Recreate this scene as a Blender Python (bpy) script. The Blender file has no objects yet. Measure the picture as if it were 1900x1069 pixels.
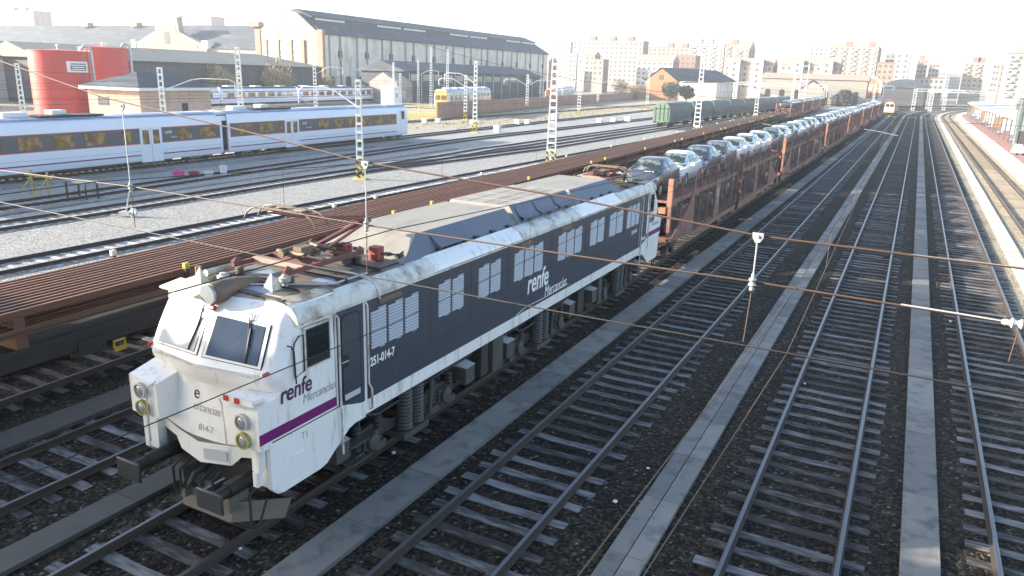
EXPO, HAZE = 1.7, .00042
import bpy, bmesh, math, random
from mathutils import Vector, Matrix
random.seed(7)
R = math.radians
SC = bpy.context.scene
COL = SC.collection
# ---------------------------------------------------------------- mesh helpers
class MB:
    def __init__(s):
        s.v = []; s.f = []; s.m = []; s.sm = []
    def face(s, idx, mi=0, smooth=False):
        s.f.append(tuple(idx)); s.m.append(mi); s.sm.append(smooth)
    def add(s, vs, fs, mi=0, smooth=False):
        b = len(s.v); s.v += [tuple(v) for v in vs]
        for f in fs: s.face([b + i for i in f], mi, smooth)
    def quad(s, a, b, c, d, mi=0):
        s.add([a, b, c, d], [(0, 1, 2, 3)], mi)
    def poly(s, pts, mi=0):
        s.add(pts, [tuple(range(len(pts)))], mi)
    def box(s, x0, x1, y0, y1, z0, z1, mi=0):
        s.add([(x0,y0,z0),(x1,y0,z0),(x1,y1,z0),(x0,y1,z0),(x0,y0,z1),(x1,y0,z1),(x1,y1,z1),(x0,y1,z1)],
              [(0,3,2,1),(4,5,6,7),(0,1,5,4),(1,2,6,5),(2,3,7,6),(3,0,4,7)], mi)
    def boxc(s, c, d, mi=0):
        s.box(c[0]-d[0]/2, c[0]+d[0]/2, c[1]-d[1]/2, c[1]+d[1]/2, c[2]-d[2]/2, c[2]+d[2]/2, mi)
    def bar(s, p0, p1, w, h=None, mi=0, up=(0,0,1)):
        h = h or w
        p0 = Vector(p0); p1 = Vector(p1); d = (p1-p0).normalized(); u = Vector(up)
        if abs(d.dot(u)) > .98: u = Vector((0,1,0))
        r = d.cross(u).normalized(); u = r.cross(d)
        vs = []
        for p in (p0, p1):
            for a, b in ((-1,-1),(1,-1),(1,1),(-1,1)):
                vs.append(p + r*a*w/2 + u*b*h/2)
        s.add(vs, [(0,1,2,3),(7,6,5,4),(0,4,5,1),(1,5,6,2),(2,6,7,3),(3,7,4,0)], mi)
    def tube(s, pts, r, n=6, mi=0, caps=True, smooth=True):
        pts = [Vector(p) for p in pts]; rs = r if isinstance(r, (list, tuple)) else [r]*len(pts)
        base = len(s.v); prev = None
        for i, p in enumerate(pts):
            d = (pts[min(i+1, len(pts)-1)] - pts[max(i-1, 0)]).normalized()
            if prev is None:
                u = Vector((0,0,1)) if abs(d.z) < .95 else Vector((0,1,0))
            else: u = prev
            a = d.cross(u).normalized(); u = a.cross(d).normalized(); prev = u
            for k in range(n):
                t = 2*math.pi*k/n
                s.v.append(tuple(p + (a*math.cos(t) + u*math.sin(t))*rs[i]))
        for i in range(len(pts)-1):
            for k in range(n):
                k2 = (k+1) % n
                s.face((base+i*n+k, base+(i+1)*n+k, base+(i+1)*n+k2, base+i*n+k2), mi, smooth)
        if caps:
            s.face([base+k for k in range(n)], mi); s.face([base+(len(pts)-1)*n+k for k in reversed(range(n))], mi)
    def cyl(s, p0, p1, r, n=16, mi=0, r1=None):
        s.tube([p0, p1], [r, r if r1 is None else r1], n, mi)
    def lathe(s, prof, n=20, c=(0,0,0), axis='z', mi=0, smooth=True):
        base = len(s.v)
        for (r, z) in prof:
            for k in range(n):
                t = 2*math.pi*k/n; x = r*math.cos(t); y = r*math.sin(t)
                if axis == 'z': q = (c[0]+x, c[1]+y, c[2]+z)
                elif axis == 'x': q = (c[0]+z, c[1]+x, c[2]+y)
                else: q = (c[0]+x, c[1]+z, c[2]+y)
                s.v.append(q)
        for i in range(len(prof)-1):
            for k in range(n):
                k2 = (k+1) % n
                s.face((base+i*n+k, base+i*n+k2, base+(i+1)*n+k2, base+(i+1)*n+k), mi, smooth)
        s.face([base+k for k in reversed(range(n))], mi); s.face([base+(len(prof)-1)*n+k for k in range(n)], mi)
    def prism(s, prof, a, b, axis='y', mi=0):
        """closed 2-D profile extruded along axis from a to b; profile in the other two axes in order"""
        n = len(prof); vs = []
        for t in (a, b):
            for (p, q) in prof:
                vs.append({'y': (p, t, q), 'x': (t, p, q), 'z': (p, q, t)}[axis])
        fs = [tuple(range(n)), tuple(reversed(range(n, 2*n)))]
        for i in range(n):
            j = (i+1) % n; fs.append((i, i+n, j+n, j))
        s.add(vs, fs, mi)
    def grid(s, rows, mi=0, smooth=True, flip=False):
        base = len(s.v); n = len(rows[0])
        for r in rows: s.v += [tuple(p) for p in r]
        for i in range(len(rows)-1):
            for j in range(n-1):
                q = (base+i*n+j, base+i*n+j+1, base+(i+1)*n+j+1, base+(i+1)*n+j)
                s.face(q[::-1] if flip else q, mi, smooth)
    def xf(s, M, start=0):
        for i in range(start, len(s.v)): s.v[i] = tuple(M @ Vector(s.v[i]))
    def build(s, name, mats, parent=None, sharp=35, bevel=0, recalc=True, loc=None):
        me = bpy.data.meshes.new(name)
        me.from_pydata(s.v, [], s.f)
        if not isinstance(mats, (list, tuple)): mats = [mats]
        for m in mats: me.materials.append(m)
        me.polygons.foreach_set('material_index', s.m)
        me.polygons.foreach_set('use_smooth', [True]*len(s.f) if (any(s.sm) or bevel) else [False]*len(s.f))
        me.update()
        if recalc:
            bm = bmesh.new(); bm.from_mesh(me); bmesh.ops.recalc_face_normals(bm, faces=bm.faces); bm.to_mesh(me); bm.free()
        if any(s.sm) or bevel: me.set_sharp_from_angle(angle=R(sharp))
        o = bpy.data.objects.new(name, me); COL.objects.link(o)
        if parent: o.parent = parent
        if loc: o.location = loc
        if bevel:
            b = o.modifiers.new('bevel', 'BEVEL'); b.width = bevel; b.segments = 2; b.limit_method = 'ANGLE'; b.angle_limit = R(40)
        return o

def build_by(mb, key, name, mats, parent=None, **kw):
    """one object for each group of faces that share key(face centre)"""
    groups = {}
    for f, mi, sm in zip(mb.f, mb.m, mb.sm):
        c = sum((Vector(mb.v[i]) for i in f), Vector())/len(f); groups.setdefault(key(c), []).append((f, mi, sm))
    out = []
    for k in sorted(groups):
        n = MB(); ix = {}
        for f, mi, sm in groups[k]:
            for i in f:
                if i not in ix: ix[i] = len(n.v); n.v.append(mb.v[i])
            n.face([ix[i] for i in f], mi, sm)
        out.append(n.build(name, mats, parent, **kw))
    return out
side = lambda c: c.x > 0
def tag(o, label=None, cat=None, group=None, kind=None):
    if label: o['label'] = label
    if cat: o['category'] = cat
    if group: o['group'] = group
    if kind: o['kind'] = kind
    return o
def empty(name, loc=(0,0,0), rz=0, label=None, cat=None, group=None):
    o = bpy.data.objects.new(name, None); COL.objects.link(o)
    o.location = loc; o.rotation_euler = (0, 0, rz); o.empty_display_size = .5
    return tag(o, label, cat, group)
KIDS = {}
def copy_tree(o, loc=None, rz=None, label=None, group=None, parent=None):
    c = o.copy(); COL.objects.link(c)
    if parent: c.parent = parent
    if loc is not None: c.location = loc
    if rz is not None: c.rotation_euler = (0, 0, rz)
    if label: c['label'] = label
    if group: c['group'] = group
    for ch in list(o.children): copy_tree(ch, parent=c)
    return c
def text_mesh(name, s, size, mat, parent, M, shear=0, depth=.004, xscale=1.0, bold=0):
    cu = bpy.data.curves.new(name, 'FONT'); cu.body = s; cu.size = size; cu.shear = shear; cu.extrude = depth; cu.offset = bold
    t = bpy.data.objects.new(name, cu); COL.objects.link(t)
    bpy.context.view_layer.update()
    dg = bpy.context.evaluated_depsgraph_get()
    me = bpy.data.meshes.new_from_object(t.evaluated_get(dg))
    bpy.data.objects.remove(t); me.materials.clear(); me.materials.append(mat)
    me.transform(Matrix.Diagonal((xscale, 1, 1, 1))); me.transform(M)
    o = bpy.data.objects.new(name, me); COL.objects.link(o); o.parent = parent
    return o
# ---------------------------------------------------------------- materials
def nodes(m):
    m.use_nodes = True; nt = m.node_tree; return nt, nt.nodes, nt.links, nt.nodes['Principled BSDF']
def mixc(nt, fac, a, b, mode='MIX'):
    n = nt.nodes.new('ShaderNodeMix'); n.data_type = 'RGBA'; n.blend_type = mode
    for sock, v in ((n.inputs[0], fac), (n.inputs[6], a), (n.inputs[7], b)):
        if isinstance(v, (int, float)): sock.default_value = v
        elif isinstance(v, (tuple, list)): sock.default_value = (*v[:3], 1)
        else: nt.links.new(v, sock)
    return n.outputs[2]
def math_(nt, op, a, b=None, c=None, clamp=False):
    n = nt.nodes.new('ShaderNodeMath'); n.operation = op; n.use_clamp = clamp
    for i, v in enumerate((a, b, c)):
        if v is None: continue
        if isinstance(v, (int, float)): n.inputs[i].default_value = v
        else: nt.links.new(v, n.inputs[i])
    return n.outputs[0]
def ramp(nt, fac, lo, hi):
    n = nt.nodes.new('ShaderNodeMapRange'); n.inputs[1].default_value = lo; n.inputs[2].default_value = hi
    nt.links.new(fac, n.inputs[0]); return n.outputs[0]
def noise(nt, scale, detail=4, stretch=None, coord='Object', rough=.6):
    tc = nt.nodes.new('ShaderNodeTexCoord'); out = tc.outputs[coord]
    if stretch:
        mp = nt.nodes.new('ShaderNodeMapping'); mp.inputs['Scale'].default_value = stretch
        nt.links.new(out, mp.inputs[0]); out = mp.outputs[0]
    n = nt.nodes.new('ShaderNodeTexNoise'); n.inputs['Scale'].default_value = scale; n.inputs['Detail'].default_value = detail
    n.inputs['Roughness'].default_value = rough
    nt.links.new(out, n.inputs['Vector']); return n.outputs['Fac']
def mat(name, c, rough=.6, metal=0, var=.18, scale=2.5, dirt=None, bump=0, bscale=30, stretch=None, rnd=0, spec=.5, coat=0):
    """dirt = (colour, low, high, scale, stretch)"""
    m = bpy.data.materials.new(name); nt, N, L, P = nodes(m)
    f = noise(nt, scale, 5, stretch)
    col = mixc(nt, f, [x*(1-var) for x in c], [x*(1+var) for x in c])
    if rnd:
        oi = N.new('ShaderNodeObjectInfo')
        k = math_(nt, 'MULTIPLY_ADD', oi.outputs['Random'], 2*rnd, 1-rnd)
        cm = N.new('ShaderNodeCombineColor')
        for i in range(3): L.new(k, cm.inputs[i])
        col = mixc(nt, 1.0, col, cm.outputs[0], 'MULTIPLY')
    if dirt:
        d = noise(nt, dirt[3], 6, dirt[4] if len(dirt) > 4 else None)
        d = ramp(nt, d, dirt[1], dirt[2])
        col = mixc(nt, d, col, dirt[0])
    L.new(col, P.inputs['Base Color'])
    P.inputs['Roughness'].default_value = rough; P.inputs['Metallic'].default_value = metal
    P.inputs['Specular IOR Level'].default_value = spec
    P.inputs['Coat Weight'].default_value = coat; P.inputs['Coat Roughness'].default_value = .08
    if bump:
        b = N.new('ShaderNodeBump'); b.inputs['Strength'].default_value = bump; b.inputs['Distance'].default_value = .02
        L.new(noise(nt, bscale, 4), b.inputs['Height']); L.new(b.outputs[0], P.inputs['Normal'])
    return m
def brickmat(name, c1, c2, mortar, sx=1.0, rough=.85):
    """courses of brick: horizontal joints by height, vertical joints by both plan axes"""
    m = bpy.data.materials.new(name); nt, N, L, P = nodes(m)
    tc = N.new('ShaderNodeTexCoord'); sp = N.new('ShaderNodeSeparateXYZ'); L.new(tc.outputs['Object'], sp.inputs[0])
    s = math_(nt, 'ADD', sp.outputs[0], sp.outputs[1]); cb = N.new('ShaderNodeCombineXYZ'); L.new(s, cb.inputs[0]); L.new(sp.outputs[2], cb.inputs[1])
    b = N.new('ShaderNodeTexBrick'); L.new(cb.outputs[0], b.inputs['Vector']); b.inputs['Scale'].default_value = sx
    b.inputs['Color1'].default_value = (*c1, 1); b.inputs['Color2'].default_value = (*c2, 1); b.inputs['Mortar'].default_value = (*mortar, 1)
    b.inputs['Mortar Size'].default_value = .012; b.inputs['Brick Width'].default_value = .5; b.inputs['Row Height'].default_value = .2
    f = noise(nt, .35, 5); g = mixc(nt, f, (.6,.6,.6), (1.25,1.25,1.25))
    L.new(mixc(nt, 1.0, b.outputs[0], g, 'MULTIPLY'), P.inputs['Base Color']); P.inputs['Roughness'].default_value = rough
    return m
def glassmat(name, c=(.02,.025,.03), rough=.04, blotch=None, scale=3):
    m = bpy.data.materials.new(name); nt, N, L, P = nodes(m)
    if blotch:
        f = ramp(nt, noise(nt, scale, 4), .45, .62); L.new(mixc(nt, f, c, blotch), P.inputs['Base Color'])
    else: P.inputs['Base Color'].default_value = (*c, 1)
    P.inputs['Roughness'].default_value = rough; P.inputs['Specular IOR Level'].default_value = .9
    return m

M = {}
M['white_paint'] = mat('loco_white', (.79,.785,.775), .38, var=.05, scale=1.2, dirt=((.31,.25,.18), .55, .84, 2.6, (2.2,2.2,.35)), coat=.15)
M['white_roofedge'] = mat('loco_white_grimy', (.62,.61,.57), .5, var=.15, scale=2, dirt=((.19,.155,.115), .48, .70, 2.4))
M['grey_paint'] = mat('loco_grey', (.050,.060,.080), .34, var=.12, scale=1.5, dirt=((.085,.088,.095), .55, .85, 3, (2,2,.4)))
M['grey_dark'] = mat('loco_grey_dark', (.03,.035,.042), .45)
M['purple'] = mat('purple_stripe', (.17,.012,.13), .4, var=.05)
M['purple_text'] = mat('purple_text', (.07,.02,.07), .5, var=.05)
M['grey_text'] = mat('grey_text', (.38,.38,.38), .5, var=.05)
M['white_text'] = mat('white_text', (.82,.83,.84), .5, var=.03)
M['roof_grime'] = mat('roof_grime', (.155,.13,.10), .62, var=.4, scale=1.6, dirt=((.06,.052,.045), .46, .64, 1.1), bump=.1)
M['roof_beige'] = mat('roof_beige', (.27,.248,.21), .65, var=.18, scale=1.2, dirt=((.20,.18,.15), .50, .72, 1.6, (1,.35,1)))
M['roof_blue'] = mat('roof_slope_grey', (.12,.135,.175), .55, var=.14, scale=2)
M['frost'] = mat('frost_patch', (.24,.26,.34), .7, var=.25, scale=9)
M['louver'] = mat('louver_grey', (.36,.385,.43), .5, .1, var=.08)
M['cab_lip'] = mat('cab_roof_lip', (.42,.38,.31), .55, var=.25, scale=2, dirt=((.13,.10,.07), .45, .66, 2.2))
M['louver_back'] = mat('louver_gap', (.22,.235,.265), .6)
M['silver'] = mat('louver_silver', (.62,.64,.67), .38, .3, var=.08)
M['under'] = mat('underframe', (.030,.028,.027), .75, var=.4, scale=5)
M['under_light'] = mat('underframe_light', (.060,.058,.056), .65, var=.3, scale=5)
M['black'] = mat('black_rubber', (.015,.015,.016), .6)
M['panto_red'] = mat('pantograph_red', (.155,.045,.042), .5, var=.25, scale=6, dirt=((.12,.08,.06), .55, .7, 6))
M['panto_pale'] = mat('pantograph_pale', (.36,.24,.18), .6, var=.25, scale=6)
M['brown_metal'] = mat('brown_metal', (.17,.125,.085), .6, .3, var=.3, scale=6)
M['red_box'] = mat('red_box', (.26,.06,.045), .5, var=.15)
M['steel'] = mat('galvanised', (.46,.47,.46), .5, .35, var=.2, scale=3)
M['glass_blue'] = glassmat('windscreen_glass', (.16,.20,.27), .03)
M['glass_blue'].node_tree.nodes['Principled BSDF'].inputs['Metallic'].default_value = .75
M['glass_dark'] = glassmat('cab_window_glass', (.012,.02,.02), .05)
M['lamp_glass'] = glassmat('lamp_glass', (.25,.27,.28), .08)
M['lamp_yellow'] = mat('lamp_yellow', (.36,.33,.10), .5)
M['red_lamp'] = mat('red_lamp', (.45,.04,.03), .35)
M['cream'] = mat('cream_paint', (.62,.57,.44), .5, var=.14, scale=3, dirt=((.28,.2,.12), .55, .75, 3))
M['plow'] = mat('plow_paint', (.13,.125,.11), .6, var=.3, scale=4, dirt=((.12,.11,.1), .55, .72, 3))
M['rust'] = mat('wagon_rust', (.235,.120,.092), .75, var=.28, scale=2.5, dirt=((.12,.062,.048), .5, .72, 2.2), rnd=.06)
M['rust_bright'] = mat('rust_bright', (.34,.155,.095), .65, var=.2, scale=4)
M['rail_side'] = mat('rail_side', (.05,.035,.028), .8, var=.3, scale=4)
M['rail_top'] = mat('rail_top', (.17,.165,.175), .34, .9, var=.1, scale=1, stretch=(1,.1,1))
M['rail_top_dull'] = mat('rail_top_dull', (.24,.16,.10), .45, .5, var=.25, scale=1)
M['rail_new'] = mat('long_rail_rust', (.215,.10,.055), .5, .2, var=.35, scale=1.5, stretch=(1,.12,1), rnd=.25)
M['rail_new_dark'] = mat('long_rail_web', (.13,.062,.034), .7, var=.35, scale=1.5, stretch=(1,.12,1))
M['yellow'] = mat('yellow_paint', (.45,.33,.05), .55, var=.15)
M['yellow_pale'] = mat('yellow_pale', (.62,.48,.16), .55, var=.15)
M['mast'] = mat('mast_paint', (.60,.61,.58), .55, .1, var=.12, scale=1, rnd=.1)
M['wire_brown'] = mat('wire_brown', (.115,.07,.048), .6, .3)
M['wire_dark'] = mat('wire_dark', (.035,.03,.028), .6, .2)
M['insulator'] = mat('insulator_white', (.40,.395,.37), .3)
M['coach_white'] = mat('coach_white', (.70,.71,.76), .35, var=.05, scale=1, coat=.2)
M['coach_band'] = mat('coach_band', (.085,.085,.095), .4)
M['coach_red'] = mat('coach_red_line', (.50,.09,.06), .45)
M['coach_glass'] = glassmat('coach_glass', (.12,.075,.028), .06, (.38,.22,.065), 1.5)  # amber blotches paint golden reflections into the glass colour
M['coach_roof'] = mat('coach_roof', (.30,.33,.42), .5, var=.2, scale=2, dirt=((.6,.63,.7), .5, .62, 1.2, (1,.3,1)))
M['dark_gap'] = mat('dark_gap', (.02,.02,.022), .8)
M['green_tarp'] = mat('green_wagon', (.115,.185,.125), .55, var=.2, scale=2, dirt=((.12,.13,.1), .5, .7, 2))
M['grey_tarp'] = mat('grey_tarp', (.085,.085,.08), .6, var=.22, scale=1.3, dirt=((.22,.23,.22), .55, .75, .8, (1,.4,2)))
M['brick'] = brickmat('brick_wall', (.33,.155,.10), (.42,.22,.15), (.36,.30,.24), 1.0)
M['brick_pale'] = brickmat('brick_pale', (.28,.19,.14), (.33,.235,.175), (.33,.29,.25), 1.0)
M['render_pale'] = mat('pale_render', (.31,.275,.23), .85, var=.12, scale=.5, dirt=((.19,.155,.12), .5, .8, .25))
M['stone_grey'] = mat('hall_render', (.72,.63,.53), .9, var=.18, scale=.6, dirt=((.40,.34,.28), .48, .75, .3, (1,1,.4)))
M['slate'] = mat('slate_roof', (.045,.054,.066), .8, var=.2, scale=.6, dirt=((.10,.112,.125), .5, .7, .4, (.3,1,1)))
M['fibre_roof'] = mat('fibre_roof', (.27,.25,.205), .85, var=.2, scale=.8, dirt=((.25,.21,.16), .5, .7, .5, (1,.3,1)))
M['planks'] = mat('dark_planks', (.07,.07,.075), .8, var=.5, scale=4, stretch=(1.5,1.5,.05))
M['tank_red'] = mat('tank_red', (.50,.030,.022), .5, var=.1, scale=.6, dirt=((.36,.03,.024), .5, .75, .5, (1,1,.3)))
M['concrete'] = mat('trough_concrete', (.235,.235,.225), .85, var=.2, scale=2, dirt=((.15,.15,.145), .5, .7, 1.3), rnd=.22, bump=.15, bscale=40)
M['wood_dark'] = mat('wood_dark', (.06,.05,.045), .8, var=.3)
M['white_plain'] = mat('white_plain', (.66,.66,.65), .6, var=.08)
M['orange_render'] = mat('orange_render', (.42,.19,.09), .85, var=.12, scale=.6)
M['window_far'] = mat('far_window', (.12,.115,.115), .7, spec=.15)
M['window_dark'] = mat('dark_window', (.045,.045,.05), .7, spec=.15)
M['glass_sky'] = mat('glass_painted_sky', (.55,.58,.60), .12, var=.06, scale=1.5, coat=.6)  # pale base colour paints the bright sky reflected in the left pane
M['pane_gable'] = mat('gable_pane', (.22,.25,.27), .5)
M['tile'] = mat('roof_tile', (.36,.24,.19), .85, var=.2, scale=.7)
M['foliage'] = mat('foliage', (.06,.075,.045), .8, var=.5, scale=1.5)
M['twig'] = mat('twig', (.30,.23,.12), .85, var=.35, scale=1.5)
M['trunk'] = mat('trunk', (.12,.09,.065), .9, var=.3)
M['paving_red'] = mat('paving_red', (.34,.17,.14), .85, var=.15, scale=1.5)
M['paving_edge'] = mat('paving_edge', (.62,.57,.47), .85, var=.1, scale=1.5)
M['steel_green'] = mat('steel_green', (.13,.15,.145), .5, .2, var=.1)
M['glass_pale'] = glassmat('glass_pale', (.20,.27,.27), .08)
M['pink'] = mat('pink_plastic', (.65,.08,.25), .4)
M['red_plastic'] = mat('red_plastic', (.35,.03,.05), .4)
# ---------------------------------------------------------------- ground
def ground_material():
    m = bpy.data.materials.new('ballast_ground'); nt, N, L, P = nodes(m)
    tc = N.new('ShaderNodeTexCoord'); sp = N.new('ShaderNodeSeparateXYZ'); L.new(tc.outputs['Object'], sp.inputs[0])
    vo = N.new('ShaderNodeTexVoronoi'); vo.inputs['Scale'].default_value = 17; L.new(tc.outputs['Object'], vo.inputs['Vector'])
    vs = N.new('ShaderNodeSeparateColor'); L.new(vo.outputs['Color'], vs.inputs[0])
    stone = vs.outputs[0]
    big = noise(nt, .25, 5); mid = noise(nt, 1.3, 5)
    # dark brown ballast of the main tracks
    d1 = mixc(nt, math_(nt, 'POWER', stone, 2.2), (.007,.0055,.004), (.088,.066,.043))
    d1 = mixc(nt, ramp(nt, mid, .35, .7), mixc(nt, 1., d1, (.62,.6,.58), 'MULTIPLY'), d1)
    d1 = mixc(nt, math_(nt, 'GREATER_THAN', vs.outputs[1], .965), d1, mixc(nt, stone, (.06,.052,.042), (.19,.17,.14)))
    rust = ramp(nt, noise(nt, .7, 4), .55, .75)
    d1 = mixc(nt, math_(nt, 'MULTIPLY', rust, .5), d1, mixc(nt, stone, (.018,.011,.008), (.10,.06,.035)))
    oil = None
    for xt in (-10.07, -5.80, -.89, 3.29, -14.42):
        d_ = math_(nt, 'ABSOLUTE', math_(nt, 'SUBTRACT', sp.outputs[0], xt)); o_ = ramp(nt, d_, .75, .25)
        oil = o_ if oil is None else math_(nt, 'MAXIMUM', oil, o_)
    oil = math_(nt, 'MULTIPLY', oil, ramp(nt, noise(nt, .9, 5, (1,.35,1)), .42, .62))
    d1 = mixc(nt, math_(nt, 'MULTIPLY', oil, .6), d1, mixc(nt, 1., d1, (.32,.30,.28), 'MULTIPLY'))
    # pale limestone of the sidings
    p1 = mixc(nt, stone, (.12,.115,.105), (.54,.525,.49))
    p1 = mixc(nt, 1.0, p1, mixc(nt, noise(nt, 3.2, 5, None, 'Object', .75), (.55,.54,.52), (1.3,1.3,1.3)), 'MULTIPLY')
    p1 = mixc(nt, ramp(nt, mid, .45, .75), p1, (.34,.32,.285))
    # dry earth further left
    e1 = mixc(nt, mid, (.20,.165,.11), (.52,.47,.37))
    x = math_(nt, 'MULTIPLY_ADD', big, 3.0, math_(nt, 'SUBTRACT', sp.outputs[0], 1.5))
    fp = ramp(nt, x, -23.5, -26.5)
    gap = math_(nt, 'MULTIPLY', ramp(nt, x, -37.5, -40.5), .55)
    e_f = ramp(nt, math_(nt, 'MULTIPLY_ADD', big, 14, math_(nt, 'ADD', sp.outputs[0], -7)), -57, -66)
    p1 = mixc(nt, gap, p1, mixc(nt, stone, (.22,.22,.22), (.48,.48,.47)))
    col = mixc(nt, fp, d1, p1); col = mixc(nt, e_f, col, e1)
    # grassy weeds far left
    wf = math_(nt, 'MULTIPLY', ramp(nt, noise(nt, .18, 6), .58, .7), e_f)
    col = mixc(nt, math_(nt, 'MULTIPLY', wf, .6), col, (.16,.15,.06))
    # sunlight painted into the ballast colour next to the platform
    fr = ramp(nt, x, 3.7, 5.0)
    col = mixc(nt, fr, col, mixc(nt, stone, (.18,.148,.098), (.50,.43,.315)))
    L.new(col, P.inputs['Base Color']); P.inputs['Roughness'].default_value = .9; P.inputs['Specular IOR Level'].default_value = .25
    b = N.new('ShaderNodeBump'); b.inputs['Strength'].default_value = .9; b.inputs['Distance'].default_value = .03
    h = math_(nt, 'SUBTRACT', 1.0, vo.outputs['Distance'])
    L.new(math_(nt, 'ADD', h, math_(nt, 'MULTIPLY', stone, .8)), b.inputs['Height']); L.new(b.outputs[0], P.inputs['Normal'])
    return m
g = MB(); S = 4500
g.quad((-S,-S,-.19), (S,-S,-.19), (S,S,-.19), (-S,S,-.19))
ground = tag(g.build('ground', ground_material()), kind='structure')

def xc(x0, slope=0, y0=0, bend=255, Rr=645):
    def f(y):
        x = x0 + slope*(y-y0)
        if y > bend: x += (y-bend)**2/(2*Rr)
        return x
    return f
GA = 1.735/2
RAILP = [(-.075,-.16),(.075,-.16),(.075,-.145),(.012,-.12),(.012,-.045),(.036,-.03),(.036,-.004),(.028,0),(-.028,0),(-.036,-.004),(-.036,-.03),(-.012,-.045),(-.012,-.12),(-.075,-.145)]
def rail_mb(f, off, ys, step_dull=False):
    m = MB(); base = 0; n = len(RAILP)
    for y in ys:
        for (a, b) in RAILP: m.v.append((f(y)+off+a, y, b))
    for i in range(len(ys)-1):
        for k in range(n):
            k2 = (k+1) % n
            m.face((i*n+k, i*n+k2, (i+1)*n+k2, (i+1)*n+k), 1 if k in (6,7,8) else 0)
    m.face(list(range(n))[::-1]); m.face([(len(ys)-1)*n+k for k in range(n)])
    return m
def sleeper_mat(name, wood, frost, lo, hi):
    m = bpy.data.materials.new(name); nt, N, L, P = nodes(m)
    oi = N.new('ShaderNodeObjectInfo'); tc = N.new('ShaderNodeTexCoord')
    ge = N.new('ShaderNodeNewGeometry')
    mp = N.new('ShaderNodeMapping'); mp.inputs['Scale'].default_value = (1.6, 7, 5); L.new(ge.outputs['Position'], mp.inputs[0])
    n = N.new('ShaderNodeTexNoise'); n.inputs['Scale'].default_value = 1.6; n.inputs['Detail'].default_value = 6; L.new(mp.outputs[0], n.inputs['Vector'])
    f = math_(nt, 'ADD', n.outputs['Fac'], math_(nt, 'MULTIPLY_ADD', oi.outputs['Random'], .34, -.17))
    f = ramp(nt, f, lo, hi)
    sx = N.new('ShaderNodeSeparateXYZ'); L.new(ge.outputs['Normal'], sx.inputs[0])
    f = math_(nt, 'MULTIPLY', f, ramp(nt, sx.outputs[2], .3, .8))
    w = mixc(nt, noise(nt, 5, 4, (1,6,1)), [k*.6 for k in wood], [k*1.5 for k in wood])
    L.new(mixc(nt, f, w, frost), P.inputs['Base Color']); P.inputs['Roughness'].default_value = .85
    return m
M['sleeper'] = sleeper_mat('sleeper_frosted', (.036,.030,.026), (.25,.242,.245), .37, .82)
M['sleeper_pale'] = sleeper_mat('sleeper_pale', (.20,.17,.14), (.55,.54,.56), .3, .6)
SLV = {}
def sleeper_mesh(mkey, k):
    if (mkey, k) in SLV: return SLV[(mkey, k)]
    rr = random.Random(k*31+5); mb = MB()
    n = 9; rows = []
    top = []
    for i in range(n):
        x = -1.3 + 2.6*i/(n-1)
        w0 = .12 + rr.uniform(-.012,.012); w1 = .12 + rr.uniform(-.012,.012)
        z = rr.uniform(-.006,.006)
        rows.append([(x,-w0,-.3),(x,-w0,-.012+z),(x,-w0+.015,z),(x,w1-.015,z),(x,w1,-.012+z),(x,w1,-.3)])
    mb.grid(rows, 0, False)
    mb.poly(rows[0]); mb.poly(rows[-1][::-1])
    o = mb.build('sleeper', M[mkey]); me = o.data; bpy.data.objects.remove(o)
    SLV[(mkey, k)] = me; return me
def track(label, f, y0, y1, sl0, nsl, mkey='sleeper', topm='rail_top', pitch=.6, group='railway tracks of the yard'):
    t = empty('railway_track', (0,0,0), 0, label, 'railway track', group)
    ys = [y0] + [y for y in range(int(y0)//10*10+10, 256, 40) if y < y1] + [y for y in range(260, int(y1)+1, 12)] + [y1]
    ys = sorted(set(ys))
    for s in (-1, 1):
        rail_mb(f, s*GA, ys).build('rail', [M['rail_side'], M[topm]], t)
    rr = random.Random(hash(label) % 1000 if False else len(label))
    y = sl0; k = 0
    rest = MB()
    while y < min(y1, 260):
        dz = -.157 - max(0, rr.gauss(0, .012)); yy = y + rr.uniform(-.04,.04); sx = rr.uniform(-.05,.05); rz = rr.uniform(-.012,.012)
        if k < nsl:
            o = bpy.data.objects.new('sleeper', sleeper_mesh(mkey, rr.randrange(6))); COL.objects.link(o); o.parent = t
            o.location = (f(yy)+sx, yy, dz); o.rotation_euler = (0, 0, rz)
        else:
            rest.box(f(yy)-1.3+sx, f(yy)+1.3+sx, yy-.12, yy+.12, -.3, dz)
        k += 1; y += pitch
    if rest.v:
        o = rest.build('sleeper', M[mkey], t); tag(o, kind='stuff')
    return t
fA, fB, fC, fD, fE = xc(-10.07), xc(-5.80), xc(-.89), xc(3.29), xc(7.5,.0018,60)
fF = xc(-14.42); fG = xc(-19.07, -.041, 10, 400); fT = xc(-30.95, -.004, 15, 400)
track('track the white and grey locomotive and car carriers stand on', fA, -4, 420, 4.3, 60)
track('track with frosted sleepers next right of the locomotive', fB, -4, 420, 4.2, 100)
track('frosted track between the two right-hand concrete strips', fC, -4, 420, 7.4, 100)
track('shiny-railed track right of the rightmost shaded concrete strip', fD, -4, 420, 9.2, 100)
M['sleeper_tan'] = sleeper_mat('sleeper_tan', (.20,.155,.10), (.42,.36,.27), .3, .65)
track('sunlit brown-railed track beside the platform edge', fE, -4, 420, 40, 90, 'sleeper_tan', topm='rail_top_dull')
track('empty track between the locomotive and the wagons of long rails', fF, -4, 300, 3.7, 45)
track('track under the wagons loaded with long rusty rails', fG, -4, 330, 5, 40)
track('pale siding track just left of the long-rail wagons', fT, -4, 330, 12, 90, 'sleeper_pale', 'rail_top')
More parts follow.
